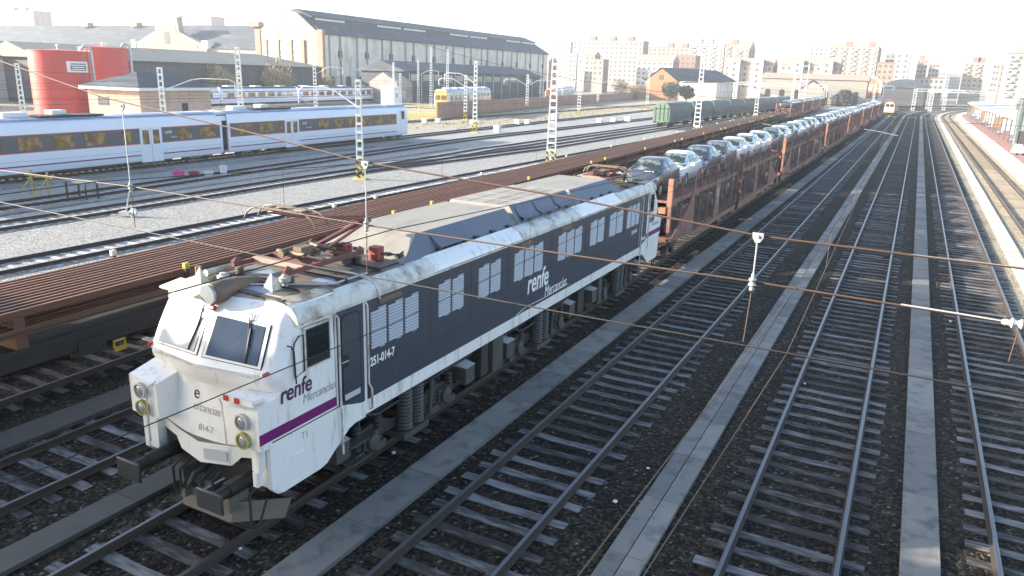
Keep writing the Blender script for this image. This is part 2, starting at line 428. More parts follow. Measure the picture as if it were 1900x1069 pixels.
def fP2(y):
    if y < 46: return -38.9 - 1.1*max(0, (y-20))/26
    if y < 82: return -40.0 + 2.3*((y-46)/36)
    return -37.9 - .005*(y-82)
def fPX(y): return fP2(y) - 3.7*min(1, max(0, (y-46)/30))**1.3 - .004*max(0,y-76)
def fP1(y): return -44.2 - 5.9*min(1, max(0,(y-22))/62) - .01*max(0,y-84)
def fW(y): return -52.8 - .064*(y-10)
fZ = xc(-73.5, -.035, 60, 600)
def pts(f, a, b, n): return [a+(b-a)*i/n for i in range(n+1)]
for lab, f, a, b in (('pale siding track the dark roofed freight wagons stand on', fP2, 8, 330),
                     ('siding track forking off left of the dark roofed wagon track', fPX, 46, 330),
                     ('siding track in the shadow right of the white train', fP1, 10, 330),
                     ('siding track under the white two-coach train', fW, 8, 330),
                     ('track along the foot of the long brick wall', fZ, 62, 330)):
    t = empty('railway_track', (0,0,0), 0, lab, 'railway track', 'railway tracks of the yard')
    ys = pts(f, a, b, 40)
    for s in (-1,1): rail_mb(f, s*GA, ys).build('rail', [M['rail_side'], M['rail_top']], t)
    sm = MB(); y = a
    while y < min(b, 200):
        sm.box(f(y)-1.3, f(y)+1.3, y-.13, y+.13, -.3, -.165); y += .6
    tag(sm.build('sleeper', M['sleeper_pale'], t), kind='stuff')

# ---------------------------------------------------------------- concrete trough strips (walkways)
def strip(name, f, w, y0, y1, slab, groove=False, z=-.1, mats=None):
    mb = MB(); y = y0; rr = random.Random(int(w*100)+int(y0))
    while y < y1:
        l = slab*rr.uniform(.96,1.04) if y < 120 else slab*6
        a = f(y+.01) - w/2; b = a + w; a2 = f(y+l) - w/2; b2 = a2 + w
        zz = z + rr.uniform(-.006,.006); g = .008
        parts = [(a,b,a2,b2)] if not groove else [(a,a+w*.47,a2,a2+w*.47),(a+w*.5,b,a2+w*.5,b2)]
        for (p,q,p2,q2) in parts:
            mb.add([(p,y+g,-.3),(q,y+g,-.3),(q2,y+l-g,-.3),(p2,y+l-g,-.3),(p,y+g,zz),(q,y+g,zz),(q2,y+l-g,zz),(p2,y+l-g,zz)],
                   [(4,5,6,7),(0,1,5,4),(1,2,6,5),(2,3,7,6),(3,0,4,7)], rr.randrange(3))
        y += l
    o = mb.build(name, mats or CM); return tag(o, kind='structure')
CM = [mat('slab_a', (.215,.203,.182), .85, var=.22, scale=1.8, dirt=((.095,.096,.095), .5, .72, 2.4), bump=.15, bscale=40),
      mat('slab_b', (.255,.242,.215), .85, var=.2, scale=1.8, dirt=((.12,.12,.116), .5, .7, 1.9), bump=.15, bscale=40),
      mat('slab_c', (.172,.167,.155), .85, var=.2, scale=1.8, dirt=((.085,.086,.085), .5, .7, 2.1), bump=.15, bscale=40)]
strip('concrete_path', xc(-7.82, .003, 10), .75, 3, 330, 2.1)
strip('concrete_path', xc(-3.25, .0005, 10), .68, 3, 330, 2.0, True)
strip('concrete_path', xc(1.23, .0008, 10), .62, 3, 330, 1.6)
DS = [mat('slab_shade_a', (.10,.093,.083), .88, var=.25, scale=1.8), mat('slab_shade_b', (.125,.117,.105), .88, var=.25, scale=1.8), mat('slab_shade_c', (.08,.075,.068), .88, var=.25, scale=1.8)]  # slabs darkened in colour to paint the shade over the left foreground
strip('concrete_path', xc(-12.1), .62, 0, 200, 2.6, mats=DS)
strip('concrete_path', xc(-16.3), .85, 0, 120, 2.0, mats=DS)
strip('concrete_path', xc(5.45, .003, 55), .68, 20, 330, 2.2, mats=[M['paving_edge'], mat('slab_d', (.46,.42,.345), .85, var=.2, scale=1.8), mat('slab_e', (.52,.475,.39), .85, var=.2, scale=1.8)])  # lighter slab colours paint the sun falling on this strip
strip('concrete_path', xc(-42.4, -.05, 25), .7, 10, 70, 2.5)
strip('concrete_path', xc(-51.0, -.03, 25), .9, 10, 75, 2.5)
# ---------------------------------------------------------------- platform
pe = xc(9.35, .0055, 60, 250, 500)
mb = MB(); ys = list(range(-5, 250, 15)) + list(range(250, 460, 10))
rows_e = [[(pe(y), y, -.3), (pe(y), y, .55), (pe(y)+1.25, y, .55)] for y in ys]; mb.grid(rows_e, 1, False)
mb.grid([[(pe(y)+1.25, y, .55), (pe(y)+14, y, .55), (pe(y)+14, y, -.3)] for y in ys], 0, False)
tag(mb.build('platform', [M['paving_red'], M['paving_edge']], recalc=False), kind='structure')
# ================================================================ LOCOMOTIVE
# local frame: x across (near side +), y from nose to rear, z up from rail head
LX, LY, LL = -10.07, 8.0, 21.6
loco = empty('electric_locomotive', (LX, LY, 0), 0, 'white and dark grey electric locomotive with raised red pantograph heading the car train', 'locomotive')
HW = 1.55
def yf(z, x):                                    # nose depth at a height and half width
    tab = [(1.2,.20),(1.54,.14),(1.9,.17),(2.3,.24),(2.55,.25),(2.78,.12),(2.95,.10),(3.08,.20),(3.74,.52),(3.84,.60),(3.93,.72)]
    for i in range(len(tab)-1):
        if tab[i][0] <= z <= tab[i+1][0]:
            t = (z-tab[i][0])/(tab[i+1][0]-tab[i][0]); c = tab[i][1]*(1-t)+tab[i+1][1]*t; break
    a = abs(x); fl = .38*min(1, max(0, (2.75-z)/.15)); c += .19*max(0, min(a, 1.30)-fl)/(1.27-fl)
    if a > 1.30: c += .22*((a-1.30)/.25)**2
    return c
def hw(z):
    return HW if z < 3.15 else HW - .13*((z-3.15)/.78)**1.6
cs = [0,.25,.5,.75,1.0,1.15,1.30,1.37,1.43,1.48,1.52,1.55]
zs = [1.2,1.54,1.72,1.9,2.1,2.3,2.55,2.66,2.78,2.86,2.95,3.08,3.3,3.52,3.74,3.84,3.93]
def cab_rows():
    rows = []
    for z in zs:
        s = hw(z)/HW; xs = [-c*s for c in cs[::-1]] + [c*s for c in cs[1:]]
        row = [(-hw(z), 1.9, z)] + [(x, yf(z, x/s), z) for x in xs] + [(hw(z), 1.9, z)]
        rows.append(row)
    return rows
def cab_shell():
    mb = MB(); rows = cab_rows()
    top = rows[-1]
    lip = [(x*.985, y+.07, 3.985) for (x,y,z) in top]; roof = [(x*.94, y+.17, 4.02) for (x,y,z) in top]; roof2 = [(x*.80, max(y, .9)+.2, 4.05) for (x,y,z) in top]
    rows = [r for r in rows if r[0][2] >= 1.54] + [lip, roof, roof2]
    mb.grid(rows, 0, True)
    for i_, f_ in enumerate(mb.f):
        if min(mb.v[q][2] for q in f_) > 3.97: mb.m[i_] = 2
    # skirt (near and far flanks) down to the bottom with the bogie arch
    for s in (1,-1):
        x = s*(HW+.012)
        prof = [(.14,1.86),(1.9,1.86),(2.6,1.66),(2.6,1.36),(2.28,1.36),(2.12,1.32),(1.86,1.16),(1.62,1.00),(1.48,.90),(1.30,.865),(.40,.865),(.25,.90),(.14,1.02)]
        mb.prism(prof, x, x-s*.10, 'x')
        # front corner pillar under the lamp box
        mb.box(min(s*1.22, s*1.5), max(s*1.22, s*1.5), .16, .34, 1.02, 1.86)
    # lamp boxes
    for s in (1,-1):
        a = .84; b = HW-.01
        front = [(s*a,-.06,1.80),(s*b,-.06,1.80),(s*b,-.06,2.50),(s*(a+.02),-.06,2.44)]
        back = [(s*(a-.16),.55,1.66),(s*b,.95,1.66),(s*b,.95,2.74),(s*(a-.14),.55,2.66)]
        mb.add(front+back, [(0,1,2,3),(0,4,5,1),(1,5,6,2),(2,6,7,3),(3,7,4,0)])
    # apron with the grille housing
    n0 = [(-.62,.20,1.56),(0,.1,1.56),(.62,.20,1.56)]
    mb.add([(-1.3,.33,1.62),(-.62,.16,1.57),(0,.03,1.55),(.62,.16,1.57),(1.3,.33,1.62),
            (-1.3,.33,1.42),(-.80,.22,1.38),(-.62,.16,1.20),(0,.03,1.16),(.62,.16,1.20),(.80,.22,1.38),(1.3,.33,1.42)],
           [(0,1,6,5),(1,7,6),(1,2,8,7),(2,3,9,8),(3,10,9),(3,4,11,10)])
    mb.add([(-.62,.16,1.20),(0,.03,1.16),(.62,.16,1.20),(.62,.7,1.20),(-.62,.7,1.20)], [(0,1,2,3,4)])
    mb.add([(-1.3,.33,1.62),(-.62,.16,1.57),(0,.03,1.55),(.62,.16,1.57),(1.3,.33,1.62),(1.3,.5,1.62),(-1.3,.5,1.62)], [(0,1,2,3,4,5,6)], 1)
    return mb
cabm = cab_shell()
front_cab = cabm.build('cab', [M['white_paint'], M['roof_grime'], M['cab_lip']], loco, sharp=30, recalc=True)
rm = MB(); rm.v = list(cabm.v); rm.f = list(cabm.f); rm.m = list(cabm.m); rm.sm = list(cabm.sm)
rm.xf(Matrix(((-1,0,0,0),(0,-1,0,LL),(0,0,1,0),(0,0,0,1))))
rear_cab = rm.build('cab', [M['white_paint'], M['roof_grime'], M['cab_lip']], loco, sharp=30)
# ---- windscreens: pane follows the raked, slightly veed front
def front_pt(x, z, off=0):
    y = yf(z, x); return Vector((x, y-off, z))
def pane(mb, pts, off, mi=0):
    n = (pts[1]-pts[0]).cross(pts[2]-pts[0]).normalized()
    if n.y > 0: n = -n
    vs = [p + n*off for p in pts] + [p - n*.02 for p in pts]; k = len(pts)
    mb.add(vs, [tuple(range(k))] + [(i, (i+1) % k, (i+1) % k + k, i+k) for i in range(k)], mi)
for s in (-1, 1):
    c = [front_pt(s*.06, 3.06), front_pt(s*1.25, 3.02), front_pt(s*1.20, 3.69), front_pt(s*.06, 3.76)]
    c[1].y += 0; mid = (c[0]+c[1]+c[2]+c[3])/4
    def inset(k): return [mid + (p-mid)*k for p in c]
    def sh(d): return [p + (mid-p).normalized()*d for p in c]
    f = MB(); pane(f, sh(-.012), .004); gasket = f.build('windscreen_gasket', M['black'], loco)
    f = MB(); pane(f, sh(.012), .016); wf = f.build('windscreen_frame', M['white_paint'], loco)
    f = MB(); pane(f, sh(.085), .020); f.build('pane_gasket', M['black'], wf)
    f = MB(); pane(f, sh(.10), .024); f.build('windscreen', M['glass_blue' if s > 0 else 'glass_sky'], loco)
    # wiper
    wv = MB(); t = front_pt(s*.45 if s > 0 else -.1, 3.86, .04)
    a = c[0]*.25 + c[1]*.75 if s > 0 else c[0]*.8+c[1]*.2; b = c[3]*.3 + c[2]*.7 if s > 0 else c[3]*.9+c[2]*.1
    e1 = a*.55 + b*.45; yo = Vector((0,-.05,.0))
    wv.tube([front_pt(s*.75 if s > 0 else -.22, 3.84, .05), e1+yo], .010, 5); wv.tube([front_pt(s*.80 if s > 0 else -.26, 3.84, .05), e1+yo+Vector((.02,0,0))], .008, 5)
    wv.tube([a*.9+b*.1+yo, a*.15+b*.85+yo], .016, 5); wv.build('wiper', M['black'], loco)
# rail under the windscreen, marker lamps
mb = MB()
for s in (-1,1): mb.tube([front_pt(s*.08,2.93,.05), front_pt(s*1.15,2.90,.05)], .012, 5)
mb.build('handrail', M['white_roofedge'], loco)
for s in (-1,1):
    mb = MB(); p = front_pt(s*1.38, 2.98, .0); mb.cyl(p+Vector((0,.03,0)), p-Vector((0,.07,0)), .035, 10); mb.build('marker_lamp', M['red_lamp'], loco)
# ---- head lamps: two in each lamp box
for s in (-1, 1):
    for z, ring in ((2.27,'steel'),(1.94,'lamp_yellow')):
        x = s*1.22
        mb = MB(); mb.lathe([(.145,.0),(.145,-.07),(.115,-.075),(.112,-.03),(.0,-.03)], 20, (x,-.06,z), 'y'); hl = mb.build('headlight', [M[ring]], loco, sharp=30)
        mb = MB(); mb.lathe([(.115,0),(.112,-.02),(.085,-.04),(.05,-.052),(0.001,-.056)], 20, (x,-.085,z), 'y'); mb.build('lens', M['lamp_glass'], hl, sharp=60)
# step with red lamps above the right lamp box
mb = MB(); mb.box(.80,1.46,-.06,.16,2.60,2.66); mb.box(.80,1.46,-.075,-.055,2.56,2.66); st = mb.build('lamp_step', M['white_paint'], loco)
for x in (.88, 1.12):
    mb = MB(); mb.box(x-.05,x+.05,-.095,-.07,2.565,2.655); mb.build('red_lamp', M['red_lamp'], st)
mb = MB(); mb.tube([(.82,-.06,2.60),(.62,.0,2.5),(.56,.1,2.35),(.58,.12,1.6)], .012, 5); mb.build('cable', M['white_roofedge'], loco)
mb = MB(); mb.tube([(-1.05,-.12,1.35),(-1.05,-.12,2.35),(-.85,-.05,2.5)], .014, 5); mb.build('handrail', M['steel'], loco)
# roof head lamp with its fairing, front visor
mb = MB(); mb.lathe([(.17,-.28),(.195,-.26),(.20,0),(.17,.35),(.10,.75),(.02,1.0)], 20, (0,.78,4.07), 'y'); hd = mb.build('roof_headlight', M['brown_metal'], loco, sharp=50)
mb = MB(); mb.lathe([(.172,0),(.168,-.05),(.001,-.06)], 20, (0,.50,4.07), 'y'); mb.build('lens', M['lamp_glass'], hd, sharp=60)
mb = MB(); mb.tube([front_pt(-.05,3.82,.04), front_pt(.05,3.82,.04)], .05, 8); mb.build('marker_lamp', M['red_lamp'], loco)
mb = MB(); mb.add([(-1.38,.60,3.98),(-.22,.36,4.03),(-.22,.8,4.10),(-1.3,1.0,4.06),(-1.38,.60,3.95),(-.22,.36,4.0),(-.22,.8,4.0),(-1.3,1.0,3.98)],
                 [(0,1,2,3),(7,6,5,4),(0,4,5,1),(1,5,6,2),(2,6,7,3),(3,7,4,0)]); mb.build('visor', M['cream'], loco)
# ---- main body shell
def half(z_list): pass
prof = [(-1.50,1.36),(-1.55,1.40),(-1.55,3.15),(-1.545,3.66),(-1.50,3.80),(-1.40,3.91),(-1.22,3.985),(-1.0,4.02),(0,4.05),(1.0,4.02),(1.22,3.985),(1.40,3.91),(1.50,3.80),(1.545,3.66),(1.55,3.15),(1.55,1.40),(1.50,1.36)]
mb = MB(); mb.prism(prof, 1.85, LL-1.85, 'y')
body = mb.build('body', M['white_paint'], loco, sharp=40)
# dark grey side panel with seams, near side and far side
def side_detail(sgn):
    X = sgn*(HW)
    def sx(a): return X + sgn*a
    mb = MB(); mb.box(min(sx(-.02),sx(.004)), max(sx(-.02),sx(.004)), 2.68, 18.94, 1.69, 3.665)
    pn = mb.build('side_panel', M['grey_paint'], loco)
    mb = MB()
    for y in (2.72, 4.85, 6.55, 8.35, 10.98, 13.5, 15.3, 17.1, 18.9):
        mb.box(min(sx(0),sx(.0065)), max(sx(0),sx(.0065)), y-.012, y+.012, 2.2 if 4 < y < 18 else 1.72, 3.6)
    for (a,b) in ((4.85,6.55),(8.35,10.98),(13.5,15.3)):
        mb.box(min(sx(0),sx(.0066)), max(sx(0),sx(.0066)), a, b, 2.19, 2.21)
    mb.build('panel_seam', M['grey_dark'], pn)
    # sill hoist marks
    for (a, b, n) in ((2.78,4.42,3),(5.11,6.22,2),(6.83,7.98,2),(8.65,10.42,3),(11.38,13.2,3),(13.84,15.1,2),(15.55,16.93,2),(17.32,18.75,3)):
        w = (b-a)/n
        for k in range(n):
            mb = MB(); y0 = a+k*w+.03; y1 = a+(k+1)*w-.03; z0, z1 = 2.66, 3.40
            mb.box(min(sx(0),sx(.010)), max(sx(0),sx(.010)), y0, y1, z0, z1, 1)
            nz = 12
            for i in range(nz):
                z = z0 + (z1-z0)*(i+.5)/nz; h = (z1-z0)/nz
                mb.add([(sx(.010),y0+.012,z+h*.44),(sx(.010),y1-.012,z+h*.44),(sx(.032),y1-.012,z-h*.16),(sx(.032),y0+.012,z-h*.16),(sx(.010),y0+.012,z-h*.24),(sx(.010),y1-.012,z-h*.24)],
                       [(0,1,2,3),(3,2,5,4),(0,3,4),(1,5,2)])
            # stepped corners like the photo: small lug at top right and bottom
            mb.box(min(sx(0),sx(.012)), max(sx(0),sx(.012)), y0+w*.45, y1, z1, z1+.045)
            mb.box(min(sx(0),sx(.012)), max(sx(0),sx(.012)), y0+w*.5, y1-.06, z0-.03, z0)
            mb.build('louver_grille', [M['louver'], M['louver_back']], loco)
    for y in (3.45, 9.4, 12.0):
        mb = MB(); mb.box(min(sx(0),sx(.012)), max(sx(0),sx(.012)), y-.36, y+.36, 3.50, 3.61); mb.build('vent_slot', M['brown_metal'], pn)
    # doors at both ends
    for (a, b) in ((1.86, 2.60), (LL-2.60, LL-1.86)):
        mb = MB(); mb.box(min(sx(-.02),sx(.005)), max(sx(-.02),sx(.005)), a, b+.0, 1.69, 3.665); fr = mb.build('door_surround', M['grey_paint'], loco)
        mb = MB()
        z0, z1, r = 1.86, 3.56, .12; ya, yb = a+.10, b-.10
        def rr(ya, yb, z0, z1, r):
            q = []
            for (cy, cz, t0) in ((yb-r,z1-r,0),(ya+r,z1-r,90),(ya+r,z0+r,180),(yb-r,z0+r,270)):
                for k in range(4):
                    t = R(t0+30*k); q.append((cy+r*math.cos(t), cz+r*math.sin(t)))
            return q
        mb.prism(rr(ya,yb,z0,z1,r), sx(0), sx(.014), 'x'); mb.build('door_gasket', M['black'], fr)
        mb = MB(); mb.prism(rr(ya+.025,yb-.025,z0+.025,z1-.025,r*.9), sx(0), sx(.020), 'x'); dr = mb.build('door', M['grey_paint'], loco)
        mb = MB(); mb.box(min(sx(.01),sx(.027)), max(sx(.01),sx(.027)), ya+.05, yb-.05, 1.92, 2.03); mb.build('kick_plate', M['silver'], dr)
        mb = MB(); mb.lathe([(.13,0),(.13,.012),(.001,.014)], 16, (sx(.02) if sgn > 0 else sx(.034), ya+.06, 2.68), 'x'); hh = mb.build('handle_recess', M['black'], dr)
        mb = MB(); mb.box(min(sx(.03),sx(.045)), max(sx(.03),sx(.045)), ya-.02, ya+.16, 2.67, 2.69); mb.build('handle', M['silver'], dr)
        # long grab rails either side of the door
        for y in (a-.02, b+.05):
            mb = MB(); zb = 1.15 if y < a+.1 else 1.45
            if y < a+.1: mb.tube([(sx(.0),y,3.62),(sx(.07),y,3.56),(sx(.07),y,1.9),(sx(.07),y+.02,zb),(sx(.07),y+.02,.92)], .020, 6)
            else: mb.tube([(sx(.0),y,3.68),(sx(.07),y,3.60),(sx(.07),y,2.05),(sx(.06),y+.10,1.9),(sx(.06),y+.10,1.5),(sx(0),y+.10,1.47)], .020, 6)
            mb.build('grab_rail', M['white_roofedge'], loco)
    # cab side windows
    for (a, b) in ((1.08,1.66), (LL-1.66, LL-1.08)):
        mb = MB(); mb.box(min(sx(-.05),sx(.006)), max(sx(-.05),sx(.006)), a-.04, b+.04, 2.84, 3.60); wf = mb.build('cab_window_frame', M['white_roofedge'], loco, bevel=.004)
        mb = MB(); mb.box(min(sx(-.05),sx(.010)), max(sx(-.05),sx(.010)), a, b, 2.88, 3.56); mb.build('gasket', M['black'], wf)
        mb = MB(); mb.box(min(sx(-.05),sx(.013)), max(sx(-.05),sx(.013)), a+.03, b-.03, 2.91, 3.53); mb.build('cab_window', M['glass_dark'], loco)
    # purple stripes
    for (a, b) in ((-.058,1.80),(LL-1.80, LL+.058)):
        mb = MB(); mb.box(min(sx(-.008),sx(.004)), max(sx(-.008),sx(.004)), a, b, 1.905, 2.085); mb.build('purple_stripe', M['purple'], loco)
side_detail(1); side_detail(-1)
# mirror frame + pipe by the front corner, inspection cover
mb = MB(); x = HW+.02
mb.tube([(x,.62,3.42),(x+.05,.66,3.40),(x+.05,.72,3.30),(x+.05,.74,2.72)], .014, 5)
mb.tube([(x,.76,3.30),(x,.80,3.42),(x,.90,3.50),(x,1.00,3.50),(x,1.00,2.86),(x,.78,2.80),(x,.76,3.30)], .014, 5); mb.build('mirror_bracket', M['under'], loco)
mb = MB(); mb.box(HW-.02, HW+.018, .60, .90, 1.26, 1.44); mb.build('inspection_cover', M['white_paint'], loco, bevel=.01)
# lettering: near side, front
Rx = Matrix(((0,0,1,0),(1,0,0,0),(0,1,0,0),(0,0,0,1)))      # text x->+y, text y->+z, normal +x
def side_text(s, size, y, z, mat_, shear=0, xs=1, bold=0, name='lettering', x=HW+.006):
    return text_mesh(name, s, size, M[mat_], loco, Matrix.Translation((x, y, z)) @ Rx, shear, .002, xs, bold)
side_text('renfe', .80, 9.50, 2.14, 'white_text', .12, .80, .012)
side_text('Mercancías', .44, 10.62, 1.79, 'white_text', .22, .78, .0)
side_text('251-014-7', .25, 2.78, 2.33, 'white_text', 0, .75, .006)
side_text('251-014-7', .20, 18.0, 2.34, 'white_text', 0, .75, .003)
side_text('renfe', .42, .42, 2.46, 'purple_text', .12, .85, .007)
side_text('Mercancías', .235, .94, 2.27, 'grey_text', .2, .80)
side_text('T1', .19, .86, 1.63, 'grey_text', 0, .8, x=HW+.016)
side_text('renfe', .42, LL-1.65, 2.46, 'purple_text', .12, .85, .007)
side_text('Mercancías', .235, LL-1.15, 2.27, 'grey_text', .2, .80)
mb = MB(); mb.tube([(HW+.006, 8.9, 1.72),(HW+.006, 9.5, 1.80),(HW+.006, 10.6, 1.77),(HW+.006,12.3,1.80)], .008, 4); mb.build('lettering', M['white_text'], loco)
def front_text(s, size, x, z, mat_, shear, xs, xa, xb):
    # plane fitted to the veed, leaning front around (x, z)
    p = front_pt(x, z); dx = (front_pt(xb, z)-front_pt(xa, z)).normalized(); dz = (front_pt(x, z+.18)-front_pt(x, z-.02)).normalized()
    n = dx.cross(dz).normalized(); dz = n.cross(dx)
    Mx = Matrix(((dx.x,dz.x,n.x,p.x),(dx.y,dz.y,n.y,p.y),(dx.z,dz.z,n.z,p.z),(0,0,0,1)))
    Mx.translation = p + n*.006
    text_mesh('lettering', s, size, M[mat_], loco, Mx, shear, .002, xs, 0)
front_text('e', .34, -.27, 2.24, 'purple_text', .1, .9, -.2, .2)
front_text('ercancías', .22, -.27, 2.04, 'grey_text', .1, .8, -.2, .2)
front_text('014-7', .17, -.12, 1.70, 'grey_text', .1, .9, -.2, .2)
# grille in apron
mb = MB(); mb.add([(.10,.045-.012,1.24),(.55,.135-.012,1.26),(.55,.135-.012,1.46),(.10,.045-.012,1.45)], [(0,1,2,3)])
mb.build('apron_grille', M['silver'], loco)
# buffers, coupling, plough
for y0, d in ((0,-1),(LL,1)):
    for s in (-1,1):
        mb = MB(); x = s*.98
        mb.cyl((x,y0-d*.5,1.05),(x,y0+d*.30,1.05),.13,14); mb.cyl((x,y0+d*.30,1.05),(x,y0+d*.62,1.05),.10,14)
        bf = mb.build('buffer', M['black'], loco, sharp=40)
        mb = MB(); mb.boxc((x,y0+d*.64,1.05),(.58,.05,.36)); mb.build('buffer_plate', M['grey_dark'], bf, bevel=.02)
    mb = MB(); mb.box(-1.15,1.15,min(y0-d*.35,y0-d*.55),max(y0-d*.35,y0-d*.55),.75,1.34); mb.build('headstock', M['under'], loco)
    mb = MB(); mb.tube([(0,y0-d*.3,1.02),(0,y0+d*.12,1.0),(0,y0+d*.22,.88),(0,y0+d*.12,.78)], .045, 8)
    mb.tube([(.12,y0-d*.2,1.0),(.14,y0+d*.1,.9),(.12,y0+d*.12,.62),(0,y0+d*.08,.55)], .03, 6); mb.build('coupling_hook', M['under'], loco)
    for (x, k) in ((-.38,.35),(-.55,.42),(.42,.38),(1.28,.62)):
        mb = MB(); mb.tube([(x,y0-d*.1,1.05),(x,y0+d*.10,.98),(x+.02,y0+d*.12,1.0-k),(x+.10,y0+d*.06,.95-k),(x+.16,y0-d*.12,.85)], .024, 6); mb.build('brake_hose', M['black'], loco)
mb = MB(); mb.box(1.30,1.46,-.02,.13,1.38,1.80); mb.box(1.33,1.43,-.05,.08,1.12,1.38); mb.build('cable_socket', M['white_paint'], loco)
mb = MB()
pl = [(-1.25,.75),(-.72,.22),(.55,.22),(1.35,.75)]
lo = [(-1.22,.70),(-.70,.14),(.50,.14),(1.30,.62)]
vs = [(x,y,.50 if i in (0,3) else .44) for i,(x,y) in enumerate(pl)] + [(x,y,.06 if i in (1,2) else .16) for i,(x,y) in enumerate(lo)]
vb = [(x,y+.03,z) for (x,y,z) in vs]
mb.add(vs+vb, [(0,1,5,4),(1,2,6,5),(2,3,7,6),(8,12,13,9),(9,13,14,10),(10,14,15,11),(0,8,9,1),(1,9,10,2),(2,10,11,3),(4,5,13,12),(5,6,14,13),(6,7,15,14),(0,4,12,8),(3,11,15,7)])
mb.box(-.6,-.5,.05,.5,.3,.9); mb.box(.5,.6,.05,.5,.3,.9)
mb.build('snow_plough', M['plow'], loco)
# ---- underframe, three bogies
mb = MB(); mb.box(-1.2,1.2,1.0,LL-1.0,1.05,1.40); mb.build('underframe', M['under'], loco)
for y in (7.55, 14.0):
    mb = MB(); mb.box(-1.15,1.0,y-1.25,y+1.25,.30,1.06); mb.build('underfloor_tank', M['under'], loco, bevel=.04)
def bogie(yc):
    mb = MB()
    for s in (-1,1):
        x = s*1.18
        mb.prism([(-1.9,.62),(-1.55,.86),(-.9,.92),(-.5,.72),(.5,.72),(.9,.92),(1.55,.86),(1.9,.62),(1.9,.50),(1.3,.62),(.6,.50),(-.6,.50),(-1.3,.62),(-1.9,.50)], x-.06, x+.06, 'x')
    bg_ = empty('bogie', (0,yc,0)); bg_.parent = loco
    mb.box(-1.2,1.2,-.35,.35,.55,.85); mb.build('bogie_frame', M['under'], bg_)
    for dy in (-1.35, 1.35):
        mb = MB()
        for s in (-1,1):
            x = s*.83
            mb.lathe([(.60,-.07),(.625,-.07),(.62,.05),(.58,.06),(.50,.03),(.2,.05),(.12,.12),(.001,.12)] if s > 0 else [(.001,-.12),(.12,-.12),(.2,-.05),(.5,-.03),(.58,-.06),(.62,-.05),(.625,.07),(.60,.07)], 28, (x,dy,.62), 'x')
        mb.cyl((-.85,dy,.62),(.85,dy,.62),.09,10); mb.build('wheelset', M['under'], bg_, sharp=40)
        mb = MB()
        for s in (-1,1):
            mb.boxc((s*1.27,dy,.60),(.20,.46,.36)); mb.lathe([(.17,-.06),(.17,.06),(.12,.075),(.001,.08)] if s > 0 else [(.001,-.08),(.12,-.075),(.17,-.06),(.17,.06)], 16, (s*1.40,dy,.62), 'x')
            mb.boxc((s*1.30,dy+.32,.40),(.14,.34,.16)); mb.boxc((s*1.30,dy-.32,.40),(.14,.34,.16))
        build_by(mb, side, 'axle_box', M['under_light'], bg_)
        mb = MB()
        for s in (-1,1):
            for e in (-.34,.34):
                pr = []
                for i in range(13): pr.append((.115 if i % 2 else .085, .50+.045*i))
                mb.lathe(pr, 12, (s*1.25,dy+e,0), 'z')
        build_by(mb, lambda c: (c.x > 0, c.y > dy), 'axle_spring', M['under'], bg_, sharp=60)
    for s in (-1,1):
        for e in (-.21, .21):
            mb = MB(); pr = []
            for i in range(23): pr.append((.185 if i % 2 else .15, .42+.041*i))
            mb.lathe(pr, 16, (s*1.36,e,0), 'z'); mb.build('coil_spring', M['under_light'], bg_, sharp=70)
        mb = MB(); mb.boxc((s*1.36,0,.34),(.36,.92,.14)); mb.cyl((s*1.46,.62,.45),(s*1.46,.70,1.25),.05,8); mb.build('spring_plank', M['under_light'], bg_)
for yc in (4.35, 10.8, 17.25): bogie(yc)
def boxlid(y, w, z0, z1, lid=True, mk='under_light', d=.42):
    mb = MB(); mb.box(HW-.10-d, HW-.10, y-w/2, y+w/2, z0, z1)
    bx = mb.build('equipment_box', M[mk], loco, bevel=.012)
    if lid:
        mb = MB(); mb.add([(HW-.10-d,y-w/2-.01,z1+.10),(HW-.10-d,y+w/2+.01,z1+.10),(HW-.08,y+w/2+.01,z1+.004),(HW-.08,y-w/2-.01,z1+.004)], [(0,1,2,3)])
        mb.add([(HW-.10-d,y-w/2,z1),(HW-.10-d,y-w/2,z1+.098),(HW-.10,y-w/2,z1)], [(0,1,2)]); mb.build('lid', M['silver'], bx)
    return bx
for y in (2.05,): boxlid(y,.38,.62,1.02, True)
for y in (6.75, 8.85, 13.0, 14.9, 19.55): boxlid(y,.42,.55,.98)
boxlid(8.15,.55,.42,1.3,False); boxlid(7.45,.35,.5,1.3,False,'under',.3); boxlid(13.7,.5,.5,1.25,False,'under'); boxlid(15.4,.3,.45,1.3,False)
for y in (2.5, LL-2.5):
    for s in (-1,1):
        mb = MB()
        for z in (.42,.80): mb.box(min(s*1.22,s*1.5), max(s*1.22,s*1.5), y-.28, y+.28, z, z+.03)
        mb.box(min(s*1.24,s*1.27),max(s*1.24,s*1.27),y-.28,y-.25,.42,1.3); mb.box(min(s*1.24,s*1.27),max(s*1.24,s*1.27),y+.25,y+.28,.42,1.3)
        mb.build('cab_steps', M['under_light'], loco)
# pipes and cables along the bottom
mb = MB()
for s in (-1,1):
    mb.tube([(s*1.35,2.7,1.30),(s*1.37,3.2,1.12),(s*1.37,5.6,1.20),(s*1.35,6.3,1.3)], .03, 6)
    mb.tube([(s*1.38,9.0,1.28),(s*1.38,9.6,1.05),(s*1.38,12.2,1.12),(s*1.36,12.8,1.3)], .03, 6)
    mb.tube([(s*1.3,6.3,.7),(s*1.3,7.0,.50),(s*1.3,8.4,.42)], .025, 6)
build_by(mb, side, 'pipework', M['under'], loco)
